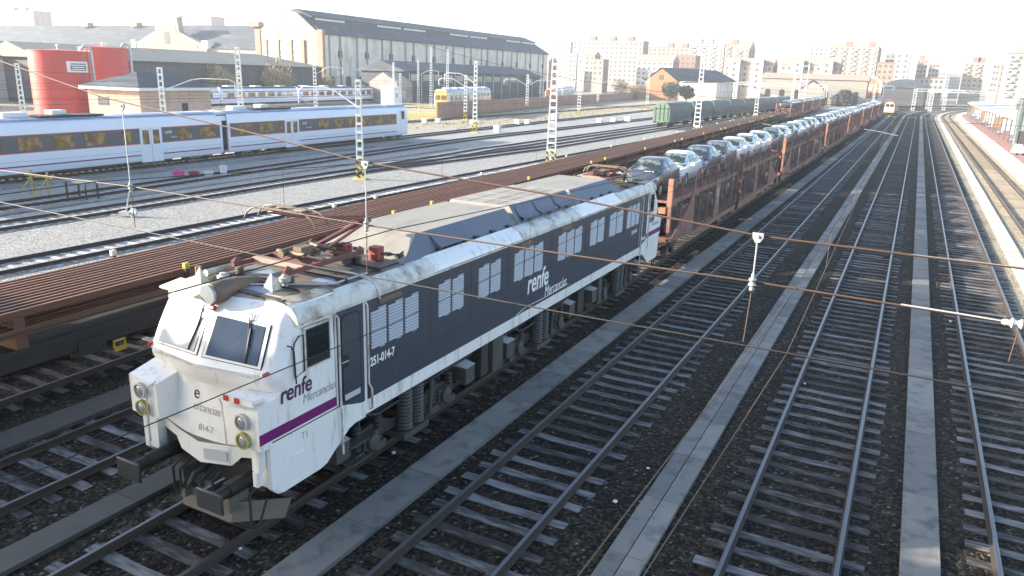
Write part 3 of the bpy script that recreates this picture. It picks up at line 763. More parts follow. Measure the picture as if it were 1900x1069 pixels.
# ================= roof
def roof_panel(y0, y1):
    mb = MB(); xs = [-1.33,-1.0,0,1.0,1.33]; zz = [3.965,4.03,4.065,4.03,3.965]
    mb.grid([[(x,y,z) for x,z in zip(xs,zz)] for y in (y0,y1)], 0, False)
    return mb.build('roof', M['roof_grime'], loco)
roof_panel(.95, 4.35); roof_panel(17.25, LL-.95)
mb = MB()
for (a,b) in ((.9,5.05),(16.6,LL-.9)):
    for s in (-1,1):
        pr = [(s*1.30,3.99),(s*1.42,3.955),(s*1.515,3.86),(s*1.555,3.74),(s*1.56,3.66),(s*1.50,3.66),(s*1.30,3.94)]
        mb.prism(pr, a, b, 'y')
build_by(mb, lambda c: (c.x > 0, c.y > 10), 'roof_edge', M['white_roofedge'], loco)
mb = MB()
for s in (-1,1): mb.box(min(s*1.545,s*1.575),max(s*1.545,s*1.575),1.0,LL-1.0,3.665,3.70)
build_by(mb, side, 'rain_gutter', M['white_roofedge'], loco)
mb = MB(); mb.tube([(-.2,1.02,4.10),(1.05,2.0,4.06),(1.2,2.2,4.045),(1.2,3.2,4.04)], .02, 5); mb.tube([(.35,2.9,4.12),(1.1,2.95,4.06),(1.38,3.0,3.99),(1.56,3.05,3.78),(1.585,3.06,3.62)], .022, 6); mb.build('roof_conduit', M['steel'], loco)
# frost patches on the cab roof
for (x,y,a,b) in ((-.45,2.15,.34,.16),(.05,1.75,.34,.12),(.92,2.35,.26,.17),(.35,1.2,.40,.13)):
    mb = MB(); n = 18; q = []
    for k in range(n):
        t = 2*math.pi*k/n; rr_ = 1+.18*math.sin(3*t+x*9)+.1*math.sin(5*t)
        px = x+a*rr_*math.cos(t); py = y+b*rr_*math.sin(t)
        q.append((px, py, 4.069 - max(0,abs(px)-1.0)*.197 - .035*min(1,abs(px))))
    mb.poly(q); mb.build('frost_patch', M['frost'], loco)
# horns and vents
for x, y in ((.55,1.35),(-.75,.95)):
    mb = MB(); mb.add([(x-.13,y-.10,4.02),(x+.13,y-.10,4.02),(x+.13,y+.14,4.02),(x-.13,y+.14,4.02),(x,y+.02,4.34)], [(0,1,4),(1,2,4),(2,3,4),(3,0,4)]); mb.build('antenna', M['cream'], loco)
for x, y in ((.62,1.62),(-.35,1.12)):
    mb = MB(); mb.lathe([(.05,0),(.05,.06),(.10,.10),(.11,.17),(.06,.19),(.06,.22),(.001,.23)], 12, (x,y,4.04)); mb.build('horn', M['insulator'], loco)
mb = MB(); mb.tube([(-1.0,1.3,4.12),(-.95,2.1,4.14)], .07, 8); mb.build('air_tank', M['cream'], loco)
mb = MB(); mb.tube([(-1.0,1.15,4.05),(-1.0,1.15,4.28)], .06, 8); mb.build('horn', M['brown_metal'], loco)
# raised hatches: three trapezoid housings with blue-grey slopes
def hatch(y0, y1, slope0, slope1, ztop, vents):
    mb = MB(); a, b = .90, 1.24; zb = 4.0
    # top with end slopes (beige)
    mb.add([(-a,y0+slope0,ztop),(a,y0+slope0,ztop),(a,y1-slope1,ztop),(-a,y1-slope1,ztop),(-b,y0,zb),(b,y0,zb),(b,y1,zb),(-b,y1,zb)],
           [(0,1,2,3),(0,4,5,1),(2,6,7,3)])
    h = mb.build('roof_hatch', M['roof_beige'], loco, recalc=False)
    mb = MB()
    for s in (-1,1):
        q = [(s*a,y0+slope0,ztop),(s*a,y1-slope1,ztop),(s*b,y1,zb),(s*b,y0,zb)]
        mb.add(q, [(0,1,2,3)])
    build_by(mb, side, 'hatch_side', M['roof_blue'], h)
    mb = MB()
    for s in (-1,1):
        for k in range(vents):
            y = y0+slope0 + (y1-y0-slope0-slope1)*(k+.5)/vents
            xm = a+(b-a)*.9; zm = ztop+(zb-ztop)*.9
            mb.boxc((s*(xm+.03), y, zm+.015),(.10,.16,.05))
    if vents: mb.build('hatch_latch', M['grey_dark'], h)
    return h
h1 = hatch(4.30, 9.42, .95, .12, 4.43, 5)
h2 = hatch(9.50, 13.30, .05, .05, 4.46, 3)
h3 = hatch(13.38, 17.35, .12, .55, 4.43, 4)
# ridges on the middle hatch top, dark air intakes
mb = MB()
for y in (10.3,11.2,12.1,12.9): mb.box(-.86,.86,y-.012,y+.012,4.455,4.472)
for x in (-.4,.1,.5): mb.box(x-.008,x+.008,9.6,13.2,4.455,4.468)
mb.build('hatch_rib', M['roof_beige'], h2)
mb = MB()
for (a,b) in ((9.75,10.75),(10.85,12.0),(12.1,13.1)):
    for s in (-1,1):
        def P_(y,t,o=.014): return (s*(.90+.34*t+o*.8), y, 4.46-.46*t+o)
        mb.add([P_(a,.12),P_(b,.12),P_(b,.62,.02),P_(a,.62,.02)], [(0,1,2,3)])
        mb.add([P_(a,.62,.02),P_(b,.62,.02),P_(b,.9,.09),P_(a,.9,.09),P_(a,.94,.0),P_(b,.94,.0)], [(0,1,2,3),(3,2,5,4)])
build_by(mb, lambda c: (c.x > 0, int(c.y*.86-8.3)), 'intake_flap', M['roof_blue'], h2)
mb = MB()
for s in (-1,1):
    mb.add([(s*1.0,5.65,4.33),(s*1.0,6.9,4.33),(s*1.31,6.9,4.10),(s*1.31,5.65,4.10),(s*1.24,6.9,4.0),(s*1.24,5.65,4.0)], [(0,1,2,3),(0,3,5),(1,4,2)])
    mb.add([(s*1.31,6.88,4.095),(s*1.31,5.67,4.095),(s*1.235,5.67,4.02),(s*1.235,6.88,4.02)], [(0,1,2,3)], 1)
build_by(mb, side, 'air_scoop', [M['roof_blue'], M['dark_gap']], h1)
# white eave fairings beside hatches 1 and 3, plain gutter beside 2
for (a, b) in ((5.0, 9.15), (12.95, 16.75)):
    for s in (-1,1):
        mb = MB(); n = [(s*1.22,4.00),(s*1.30,4.035),(s*1.54,3.80),(s*1.565,3.72),(s*1.50,3.68),(s*1.22,3.9)]
        m_ = [(x,z) for x,z in n]
        vs = [(x,a+(.35 if i in (1,) else .25 if i == 2 else 0),z) for i,(x,z) in enumerate(n)] + [(x,b-(.30 if i == 1 else .2 if i == 2 else 0),z) for i,(x,z) in enumerate(n)]
        k = len(n); mb.add(vs, [tuple(range(k)), tuple(range(2*k-1,k-1,-1))]+[(i,(i+1)%k,(i+1)%k+k,i+k) for i in range(k)])
        mb.build('roof_fairing', M['white_paint'], loco, sharp=40)
mb = MB()
for s in (-1,1): mb.prism([(s*1.22,4.0),(s*1.36,3.95),(s*1.50,3.86),(s*1.555,3.74),(s*1.5,3.68),(s*1.2,3.9)], 9.15, 12.95, 'y')
build_by(mb, lambda c: (c.x > 0, c.y > 10), 'roof_edge', M['white_roofedge'], loco)
# notches in front slope of hatch 1
mb = MB()
for x in (-.65,-.2,.25,.7,1.0):
    mb = MB(); mb.boxc((x,4.50,4.085),(.15,.13,.09)); mb.build('hatch_notch', M['under'], h1, bevel=.02)
# red electrical boxes between pantograph and hatch
mb = MB(); mb.box(.60,.84,4.0,4.22,4.05,4.34); mb.build('switch_box', M['red_box'], loco, bevel=.02)
mb = MB(); mb.box(.585,.602,4.03,4.19,4.08,4.24); mb.build('switch_window', M['insulator'], loco)
mb = MB(); mb.box(.05,.55,3.35,3.75,4.05,4.17); mb.build('breaker_base', M['under_light'], loco, bevel=.01)
mb = MB(); mb.box(.0,.16,3.45,3.65,4.30,4.42); mb.box(.2,.44,3.5,3.7,4.26,4.44); mb.build('circuit_breaker', M['red_box'], loco, bevel=.015)
mb = MB()
for x in (.1,.35):
    pr = []
    for i in range(9): pr.append((.075 if i % 2 else .045, .03*i))
    mb.lathe(pr, 10, (x,3.55,4.10))
mb.build('roof_insulator', M['brown_metal'], loco, sharp=60)
mb = MB(); mb.tube([(.45,3.6,4.38),(.15,3.3,4.44),(-.2,2.9,4.36)], .02, 5); mb.tube([(.85,4.1,4.2),(1.0,4.5,4.12),(.98,4.9,4.2)], .018, 5); mb.build('roof_cable', M['black'], loco)
# ---- pantographs
def panto(base_y, d, raised, knee, head):
    """single-arm pantograph; d = direction the knee points (+1 to the rear)"""
    p = empty('pantograph', (0,base_y,4.05)); p.parent = loco
    mb = MB()
    for s in (-1,1): mb.bar((s*.62,-1.15,.22),(s*.62,1.05,.22),.065,.085)
    mb.bar((-.62,-.15,.22),(.62,-.15,.22),.10,.10); mb.bar((-.62,.75,.22),(.62,.75,.22),.09,.09)
    for s in (-1,1):
        for y in (-1.05,.95): mb.add([(s*.62-.05,y-.12,.28),(s*.62+.05,y-.12,.28),(s*.62+.05,y+.12,.28),(s*.62-.05,y+.12,.28),(s*.62,y,.36)],[(0,1,4),(1,2,4),(2,3,4),(3,0,4)])
    mb.build('base_frame', M['panto_red'], p)
    mb = MB(); mb.bar((-.62,-.62,.24),(.62,-.62,.24),.12,.08); mb.build('cross_beam', M['panto_pale'], p)
    for s in (-1,1):
        for y in (-1.0,.9):
            mb = MB(); pr = []
            for i in range(7): pr.append((.09 if i % 2 else .055, .025*i))
            mb.lathe(pr, 10, (s*.62,y,0)); mb.build('roof_insulator', M['brown_metal'], p, sharp=60)
    k = Vector(knee); h = Vector(head); b = Vector((0,.15*d,.34))
    mb = MB()
    for s in (-.16,.16):
        mb.cyl((s*.8,.1,.36),(s*.8,.75,.36),.05,8)
    mb.cyl((-.28,.15*d,.34),(.28,.15*d,.34),.07,10); mb.cyl((-.34,-.3,.36),(.34,-.3,.36),.05,8); mb.tube([(-.3,.5,.3),(-.1,.3,.42),(.2,.2,.44),(.34,.55,.32)],.045,8)
    mb.cyl((-.12,-.45,.36),(-.12,.35,.40),.075,10); mb.boxc((.12,-.1,.40),(.2,.34,.16))
    mb.build('raising_gear', M['brown_metal'], p, sharp=50)
    mb = MB(); mb.bar(b, k, .085, .07); mb.bar(b+Vector((.30,.1*d,0)), k+Vector((.05,0,-.03)), .05, .05)
    mb.boxc(k, (.20,.12,.12)); mb.build('lower_arm', M['panto_red'], p)
    mb = MB()
    for s in (-1,1): mb.bar(k+Vector((s*.06,0,0)), h+Vector((s*.36,0,-.10)), .05, .05)
    mb.bar(k+Vector((0,0,.06)), h+Vector((0,0,-.14)), .035, .035); mb.cyl(h+Vector((-.42,0,-.10)), h+Vector((.42,0,-.10)), .03, 8)
    mb.build('upper_arm', M['panto_red'], p)
    mb = MB()
    for e in (-.17,.17):
        mb.bar(h+Vector((-.48,e,0)), h+Vector((.48,e,0)), .05, .04)
        for s in (-1,1):
            mb.tube([h+Vector((s*.48,e,0)), h+Vector((s*.66,e,-.03)), h+Vector((s*.80,e,-.12)), h+Vector((s*.88,e,-.26))], .018, 6)
    for s in (-1,1): mb.bar(h+Vector((s*.40,-.17,-.02)), h+Vector((s*.40,.17,-.02)), .03, .03); mb.bar(h+Vector((s*.36,0,-.10)), h+Vector((s*.40,.0,-.02)), .03, .03)
    mb.build('collector_head', M['brown_metal'], p)
    return p
panto(2.75, 1, True, (0,1.95,.68), (0,-.40,1.22))
rp = panto(18.65, -1, False, (0,-1.05,.42), (0,.55,.55))
mb = MB(); mb.box(-.75,.75,19.6,19.7,4.05,4.32); mb.box(-.75,-.65,18.0,19.6,4.05,4.30); mb.build('pantograph_guard', M['cream'], loco)
for x,y in ((.3,19.9),(-.5,20.0),(.75,19.6)):
    mb = MB(); mb.lathe([(.14,0),(.16,.08),(.10,.14),(.12,.2),(.05,.3),(.001,.31)], 10, (x,y,4.04)); mb.build('roof_insulator', M['cream'], loco)

mb = MB()
for s in (-1,1):
    for (a,b,z) in ((1.9,2.6,1.70),(2.6,LL-2.6,1.405)):
        pass
    for y in (6.0,9.7,13.4,17.0): mb.box(min(s*1.545,s*1.5535),max(s*1.545,s*1.5535),y-.006,y+.006,1.41,1.68)
    mb.box(min(s*(HW+.0),s*(HW+.0155)),max(s*HW,s*(HW+.0155)),.2,1.9,1.855,1.87)
    mb.box(min(s*(HW-.01),s*(HW+.003)),max(s*(HW-.01),s*(HW+.003)),1.79,1.80,1.9,3.6)
build_by(mb, side, 'panel_seam', M['under_light'], loco)
mb = MB()
for y in (1.55,2.55,3.55): mb.box(-1.25,1.25,y-.012,y+.012,4.0,4.071-.0)
mb.box(-1.15,-1.12,1.0,4.3,4.0,4.02); mb.box(1.12,1.15,1.0,4.3,4.0,4.02)
for y in (18.2,19.3,20.3): mb.box(-1.25,1.25,y-.012,y+.012,4.0,4.071)
build_by(mb, lambda c: c.y > 10, 'roof_seam', M['under'], loco)
# ================================================================ CARS
def carpaint(name, c, coat=.6):
    m = bpy.data.materials.new(name); nt, N, L, P = nodes(m)
    f = noise(nt, 1.2, 3); L.new(mixc(nt, f, [k*.92 for k in c], [k*1.08 for k in c]), P.inputs['Base Color'])
    P.inputs['Roughness'].default_value = .35; P.inputs['Coat Weight'].default_value = coat; P.inputs['Coat Roughness'].default_value = .05
    return m
PAINT = {'white': carpaint('car_white', (.74,.75,.78)), 'darkgrey': carpaint('car_darkgrey', (.055,.058,.075)), 'blue': carpaint('car_blue', (.03,.035,.085)),
         'silver': carpaint('car_silver', (.40,.42,.46)), 'bluegrey': carpaint('car_bluegrey', (.07,.075,.10))}
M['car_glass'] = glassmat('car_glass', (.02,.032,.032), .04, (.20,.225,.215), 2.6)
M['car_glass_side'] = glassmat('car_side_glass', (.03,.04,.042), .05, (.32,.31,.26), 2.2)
M['car_trim'] = mat('car_trim', (.02,.02,.022), .6)
M['car_lamp'] = glassmat('car_lamp', (.75,.76,.76), .12)
M['tyre'] = mat('tyre', (.018,.018,.018), .8)
M['rim'] = mat('rim', (.35,.36,.38), .4, .6)
CARL = 4.12
#        y   zb   w   zbelt  wr   zr
CST = [(0.00,.34,.60,.60,.58,.63),(0.06,.24,.74,.70,.66,.75),(0.22,.20,.85,.80,.72,.85),(0.62,.20,.885,.90,.70,.96),(1.08,.20,.89,.97,.70,1.04),
       (1.88,.20,.89,1.0,.56,1.49),(2.25,.20,.89,1.01,.575,1.54),(2.75,.20,.89,1.03,.57,1.545),(3.25,.20,.885,1.06,.55,1.51),(3.62,.22,.875,1.08,.52,1.42),(3.93,.26,.85,1.04,.60,1.10),(4.06,.30,.80,.86,.66,.90),(4.12,.36,.74,.70,.66,.72)]
def car_ring(st, s):
    y, zb, w, zt, wr, zr = st
    q = [(0,zb),(w*.86,zb),(w,zb+.16),(w*1.0,(zb+zt)/2+.05),(w*.975,zt-.03),(w*.94,zt),(wr,zr-.07),(wr*.86,zr-.015),(wr*.45,zr+.012),(0,zr+.015)]
    return [(x*s, y, z) for x, z in q]
def lerp(a, b, t): return [p+(q-p)*t for p, q in zip(a, b)]
def car_mbs():
    d = {k: MB() for k in ('body','windscreen','side_window','rear_window','trim','wheel','rim','headlight','mirror','arch','wipe')}
    b = d['body']
    for s in (1,-1): b.grid([car_ring(st, s) for st in CST], 0, True, s < 0)
    b.poly([(x,CST[0][0],z) for x,_,z in car_ring(CST[0],1)] + [(x,CST[0][0],z) for x,_,z in car_ring(CST[0],-1)][::-1])
    b.poly([(x,CST[-1][0],z) for x,_,z in car_ring(CST[-1],1)] + [(x,CST[-1][0],z) for x,_,z in car_ring(CST[-1],-1)][::-1])
    # windscreen, slightly proud
    def off(p, n, k): return tuple(Vector(p)+Vector(n)*k)
    n = Vector((0,-.5,.85)).normalized()
    c0 = CST[4]; c1 = CST[5]
    rows = []
    for t in (.07,.36,.65,.93):
        st = lerp(c0, c1, t); y, zb, w, zt, wr, zr = st
        rows.append([off((x*wr*.93, y, zr-.012+(.026*(1-abs(x)**2))), n, .016) for x in (-1,-.5,0,.5,1)])
    d['windscreen'].grid(rows, 0, True)
    n = Vector((0,.75,.6)).normalized(); rows = []
    for t in (.12,.5,.9):
        st = lerp(CST[9], CST[10], t); y, zb, w, zt, wr, zr = st
        rows.append([off((x*wr*.86, y, zr+.014), n, .016) for x in (-1,0,1)])
    d['rear_window'].grid(rows, 0, True)
    # side windows: front triangle-ish + rear
    def at_y(y):
        for i in range(len(CST)-1):
            if CST[i][0] <= y <= CST[i+1][0]: return lerp(CST[i], CST[i+1], (y-CST[i][0])/(CST[i+1][0]-CST[i][0]))
    for s in (1,-1):
        for (ya, yb, ta) in ((1.32, 2.36, 1),(2.46, 3.36, 0)):
            lo = []; hi = []
            for k in range(6):
                y = ya + (yb-ya)*k/5; st = at_y(y); zt, w, wr, zr = st[3], st[2]*.94, st[4], st[5]-.07
                lo.append((s*(w+(wr-w)*.10+.012), y, zt+(zr-zt)*.10)); hi.append((s*(w+(wr-w)*.90+.012), y, zt+(zr-zt)*.90))
            d['side_window'].grid([lo, hi], 0, False)
        for yc in (.82, 3.32):
            d['wheel'].lathe([(.20,-.10),(.30,-.11),(.32,-.06),(.32,.06),(.30,.10),(.20,.09)], 20, (s*.80,yc,.32), 'x')
            o = .095*s
            d['rim'].lathe([(.205,0),(.18,.012*s),(.07,.0),(.001,.015*s)], 14, (s*.80+o,yc,.32), 'x')
            q = [(yc+.36*math.cos(R(a)), .32+.38*math.sin(R(a))) for a in range(-20,201,20)]
            d['arch'].add([(s*.893,p,z) for p,z in q], [tuple(range(len(q)))])
        d['headlight'].add([(s*.70,.14,.80),(s*.86,.50,.90),(s*.885,.55,.80),(s*.80,.12,.66),(s*.60,.03,.70)], [(0,1,2,3,4)])
        hl = d['headlight']
        d['mirror'].boxc((s*1.0,1.35,1.06),(.20,.10,.14))
    hl.xf(Matrix.Translation((0,-.025,.025)))
    t = d['trim']; t.box(-.55,.55,-.02,.03,.38,.56); t.box(-.74,.74,.9,1.12,.985,1.03); t.box(-.60,.60,.02,.06,.26,.36)
    for s in (1,-1): t.box(min(s*.87,s*.90),max(s*.87,s*.90),1.2,2.95,.24,.34)
    d['wipe'].box(.05,.48,1.02,1.06,1.055,1.075)
    return d
CARD = car_mbs()
CMATS = {'windscreen':'car_glass','side_window':'car_glass_side','rear_window':'car_glass','trim':'car_trim','wheel':'tyre','rim':'rim','headlight':'car_lamp','arch':'car_trim','wipe':'white_plain'}
CARMESH = {}
def car_parts(color):
    """a car as a thing with parts; meshes shared between copies"""
    t = empty('parked_car'); 
    if color not in CARMESH:
        x = {}
        def mk(name, mb, m, sub=None):
            o = mb.build(name, m, None, sharp=40); x.setdefault('list', []).append((name, o.data, sub)); bpy.data.objects.remove(o)
        mk('body', CARD['body'], PAINT[color]); mk('windscreen', CARD['windscreen'], M['car_glass']); mk('rear_window', CARD['rear_window'], M['car_glass'])
        def groups(src, key):
            g = {}
            for f, mi, sm in zip(src.f, src.m, src.sm):
                c = sum((Vector(src.v[i]) for i in f), Vector())/len(f); g.setdefault(key(c), []).append((f, mi, sm))
            for k in sorted(g):
                n = MB(); ix = {}
                for f, mi, sm in g[k]:
                    for i in f:
                        if i not in ix: ix[i] = len(n.v); n.v.append(src.v[i])
                    n.face([ix[i] for i in f], mi, sm)
                yield n
        for n in groups(CARD['side_window'], lambda c: (c.x > 0, c.y > 2.4)): mk('side_window', n, M['car_glass_side'])
        for n in groups(CARD['headlight'], lambda c: c.x > 0): mk('headlight', n, M['car_lamp'])
        for n in groups(CARD['mirror'], lambda c: c.x > 0): mk('mirror', n, PAINT[color])
        for n in groups(CARD['arch'], lambda c: (c.x > 0, c.y > 2)): mk('wheel_arch', n, M['car_trim'])
        mk('trim', CARD['trim'], M['car_trim']); mk('paper', CARD['wipe'], M['white_plain'])
        W = list(groups(CARD['wheel'], lambda c: (c.x > 0, c.y > 2))); RM = list(groups(CARD['rim'], lambda c: (c.x > 0, c.y > 2)))
        for a, r in zip(W, RM): mk('wheel', a, M['tyre'], 'w'); mk('rim', r, M['rim'], 'r')
        CARMESH[color] = x['list']
    last = None
    for name, me, sub in CARMESH[color]:
        o = bpy.data.objects.new(name, me); COL.objects.link(o); o.parent = last if sub == 'r' else t
        if sub == 'w': last = o
    return t
CARONE = {}
def car_single(color):
    if color not in CARONE:
        mb = MB(); mats = [PAINT[color]]
        for k, src in CARD.items():
            mi = 0
            if k in CMATS: mats.append(M[CMATS[k]]); mi = len(mats)-1
            b = len(mb.v); mb.v += src.v
            for f, sm in zip(src.f, src.sm): mb.face([b+i for i in f], mi, sm)
        o = mb.build('parked_car', mats, None, sharp=40); CARONE[color] = o.data; bpy.data.objects.remove(o)
    o = bpy.data.objects.new('parked_car', CARONE[color]); COL.objects.link(o); return o
# ================================================================ CAR CARRIERS
def meshpanel_mat():
    m = bpy.data.materials.new('wire_mesh'); nt, N, L, P = nodes(m)
    P.inputs['Base Color'].default_value = (.11,.075,.066,1); P.inputs['Roughness'].default_value = .8
    f = noise(nt, 1.2, 5); L.new(math_(nt, 'MULTIPLY_ADD', f, .5, .18), P.inputs['Alpha'])
    return m
M['mesh'] = meshpanel_mat()
WL = 28.8; PITCH = 30.75; W0 = 30.85
def carrier():
    t = empty('car_carrier_wagon')
    X = 1.50
    def halfunit(y0, y1, first):
        L_ = y1-y0
        mb = MB(); mb.box(-1.45,1.45,y0+.3,y1-.1,2.80,2.90); 
        for s in (-1,1): mb.box(min(s*X,s*(X-.12)),max(s*X,s*(X-.12)),y0+.3,y1-.1,2.72,2.93)
        mb.build('upper_deck', M['rust'], t)
        mb = MB(); mb.box(-1.4,1.4,y0,y1,1.02,1.12); mb.box(-.5,.5,y0,y1,.75,1.02)
        for s in (-1,1):
            pr = [(y0+.0,1.30),(y0+4.1,1.02),(y1-.1,1.02),(y1-.1,.76),(y0+4.4,.76),(y0+3.9,.92),(y0+.3,1.12)]
            mb.prism([(a,b) for a,b in pr] if first else [(y0+y1-a,b) for a,b in pr], s*X-.05, s*X+.05, 'x')
        mb.build('lower_deck', M['rust'], t)
        for s in (-1,1):
            mb = MB(); x0, x1 = s*X-.035, s*X+.035
            fy = (lambda a: y0+a) if first else (lambda a: y1-a)
            mb.prism([(fy(.75),1.26),(fy(4.2),1.02),(fy(4.25),3.62),(fy(4.02),3.62),(fy(3.9),3.0),(fy(3.3),2.4),(fy(.95),1.30)], x0, x1, 'x')
            mb.build('gusset_plate', M['rust'], t)
            mb = MB(); mb.prism([(fy(8.4),1.02),(fy(9.45),1.02),(fy(9.45),2.74),(fy(8.4),2.74)], x0, x1, 'x'); pn = mb.build('side_plate', M['rust'], t)
            if first and s > 0:
                mb = MB(); c = (y0+8.92, 2.05); xx = s*(X+.045)
                ring = [(xx, c[0]+.13*math.cos(R(a)), c[1]+.26+.24*math.sin(R(a))) for a in range(0,361,24)]
                mb.tube(ring, .035, 5); mb.bar((xx,c[0],c[1]+.05),(xx,c[0],c[1]-.42),.02,.09,0,(1,0,0)); mb.build('emblem', M['cream'], pn)
            for a in (1.9, 5.3, 6.9, 8.42, 10.9, 12.3, .25, 13.75):
                mb = MB()
                if 1 < a < 13: mb.box(min(x0,x1),max(x0,x1),fy(a)-.035,fy(a)+.035,1.02,3.76)
                else: mb.box(min(x0,x1)-.05,max(x0,x1)+.02,fy(a)-.09,fy(a)+.09,1.05 if a > 1 else 1.35,3.80)
                mb.build('side_post', M['rust'], t)
            mb = MB(); mb.tube([(s*X,fy(.25),3.79),(s*X,fy(13.75),3.79)], .022, 5); mb.tube([(s*X,fy(.25),3.44),(s*X,fy(13.75),3.44)], .012, 4); mb.tube([(s*(X-.05),fy(-.3),3.60),(s*(X-.05),fy(.3),3.62)], .012, 4); mb.build('guard_rail', M['rust'], t)
            mb = MB(); a, b = fy(.3), fy(13.7)
            mb.quad((s*(X-.01),a,2.93),(s*(X-.01),b,2.93),(s*(X-.01),b,3.74),(s*(X-.01),a,3.74)); mb.build('mesh_screen', M['mesh'], t, recalc=False)
            mb = MB(); mb.quad((s*(X-.01),fy(4.2),1.12),(s*(X-.01),b,1.12),(s*(X-.01),b,2.72),(s*(X-.01),fy(4.2),2.72)); mb.quad((s*(X-.01),a,1.3),(s*(X-.01),fy(4.2),1.12),(s*(X-.01),fy(4.2),2.72),(s*(X-.01),a,2.72)); mb.build('lower_screen', M['mesh'], t, recalc=False)
        # end pillars bright rust at free end
        mb = MB()
        fy = (lambda a: y0+a) if first else (lambda a: y1-a)
        mb.box(1.40,1.60,fy(.10)-.10,fy(.10)+.10,2.7,3.86); mb.box(-1.60,-1.40,fy(.10)-.10,fy(.10)+.10,2.7,3.86); build_by(mb, side, 'end_pillar', M['rust_bright'], t)
        for wy in ((3.0,) if first else (L_-3.0,)):
            pass
    halfunit(0, 14.0, True); halfunit(14.8, WL, False)
    mb = MB(); mb.box(-.35,.35,13.8,15.0,.8,1.0); mb.tube([(-.6,14,1.1),(-.6,14.4,.9),(-.6,14.8,1.1)],.03,5); mb.tube([(.6,14,1.1),(.6,14.4,.9),(.6,14.8,1.1)],.03,5); mb.build('joint_coupling', M['under'], t)
    for y in (1.0,):
        mb = MB(); mb.box(1.0,1.3,.2,.5,2.35,2.6); mb.box(-1.3,-1.0,.2,.5,2.35,2.6); build_by(mb, side, 'end_bracket', M['rust_bright'], t)
    for y in (2.2, 12.6, 16.2, 26.6):
        mb = MB()
        for s in (-1,1):
            mb.lathe([(.36,-.06),(.40,-.06),(.39,.05),(.3,.04),(.1,.06),(.001,.07)] if s > 0 else [(.001,-.07),(.1,-.06),(.3,-.04),(.39,-.05),(.40,.06),(.36,.06)], 20, (s*.84,y,.40), 'x')
        mb.cyl((-.85,y,.4),(.85,y,.4),.07,8)
        for s in (-1,1): mb.boxc((s*1.15,y,.45),(.16,.3,.26)); mb.prism([(y-.75,.80),(y+.75,.80),(y+.35,.60),(y-.35,.60)], s*1.15-.04, s*1.15+.04, 'x')
        mb.build('wheelset', M['under'], t, sharp=40)
    for yy, d in ((0,-1),(WL,1)):
        for s in (-1,1):
            mb = MB(); mb.cyl((s*.9,yy,1.04),(s*.9,yy+d*.55,1.04),.09,10); mb.cyl((s*.9,yy+d*.55,1.04),(s*.9,yy+d*.60,1.04),.22,14); mb.build('buffer', M['under'], t, sharp=40)
    return t
proto = carrier()
ordn = ['first','second','third','fourth','fifth','sixth','seventh','eighth','ninth','tenth','eleventh','twelfth','thirteenth','fourteenth','fifteenth','sixteenth','seventeenth','eighteenth','nineteenth','twentieth']
def ordinal(i):
    if i < 20: return ordn[i]
    tens = ['twenty','thirty','forty','fifty'][(i+1)//10-2]; r = (i+1) % 10
    return tens + ('-'+ordn[r-1] if r else '') if r else {'twenty':'twentieth','thirty':'thirtieth','forty':'fortieth','fifty':'fiftieth'}[tens]
for i in range(7):
    lab = ['rusty double-deck car carrier wagon coupled directly behind the locomotive', 'rusty double-deck car carrier, second wagon behind the locomotive', 'rusty double-deck car carrier, third wagon behind the locomotive',
           'rusty double-deck car carrier, fourth wagon behind the locomotive','rusty double-deck car carrier, fifth wagon behind the locomotive','rusty double-deck car carrier, next to last wagon of the train','rusty double-deck car carrier, far last wagon of the locomotive train'][i]
    y = W0 + PITCH*i
    o = proto if i == 0 else copy_tree(proto)
    o.location = (LX, y, 0); tag(o, lab, 'car carrier', 'car carrier wagons behind the locomotive')
cols = ['darkgrey','white','blue','bluegrey','white','white','white','darkgrey','white','bluegrey','white','silver','darkgrey','white','bluegrey','white','silver','white','darkgrey','white']
cname = {'darkgrey':'dark grey','white':'white','blue':'dark blue','silver':'silver','bluegrey':'dark blue-grey'}
rr = random.Random(4)
k = 0
for i in range(7):
    for j in range(7):
        c = cols[k] if k < len(cols) else rr.choice(['white','white','silver','white','darkgrey','bluegrey','silver'])
        y = W0 + PITCH*i - .10 + 4.18*j + (.1 if j > 2 else 0)
        o = car_parts(c) if k < 14 else car_single(c)
        o.location = (LX + rr.uniform(-.04,.04), y, 2.93)
        extra = ' nearest the locomotive roof' if k == 0 else ''
        tag(o, f"{cname[c]} hatchback, {ordinal(k)} from the locomotive on the upper deck" if k else 'dark grey hatchback at the front of the upper deck, nearest the locomotive', 'car', 'new cars on the upper decks of the car train')
        k += 1
k = 0
for i in range(3):
    for j in range(6):
        c = rr.choice(['darkgrey','bluegrey','blue','silver','darkgrey'])
        o = car_single(c); o.location = (LX, W0 + PITCH*i + 1.0 + 4.5*j, 1.14)
        tag(o, f"{cname[c]} hatchback behind the mesh of the lower deck, {ordinal(k)} from the locomotive", 'car', 'new cars on the lower decks of the car train'); k += 1
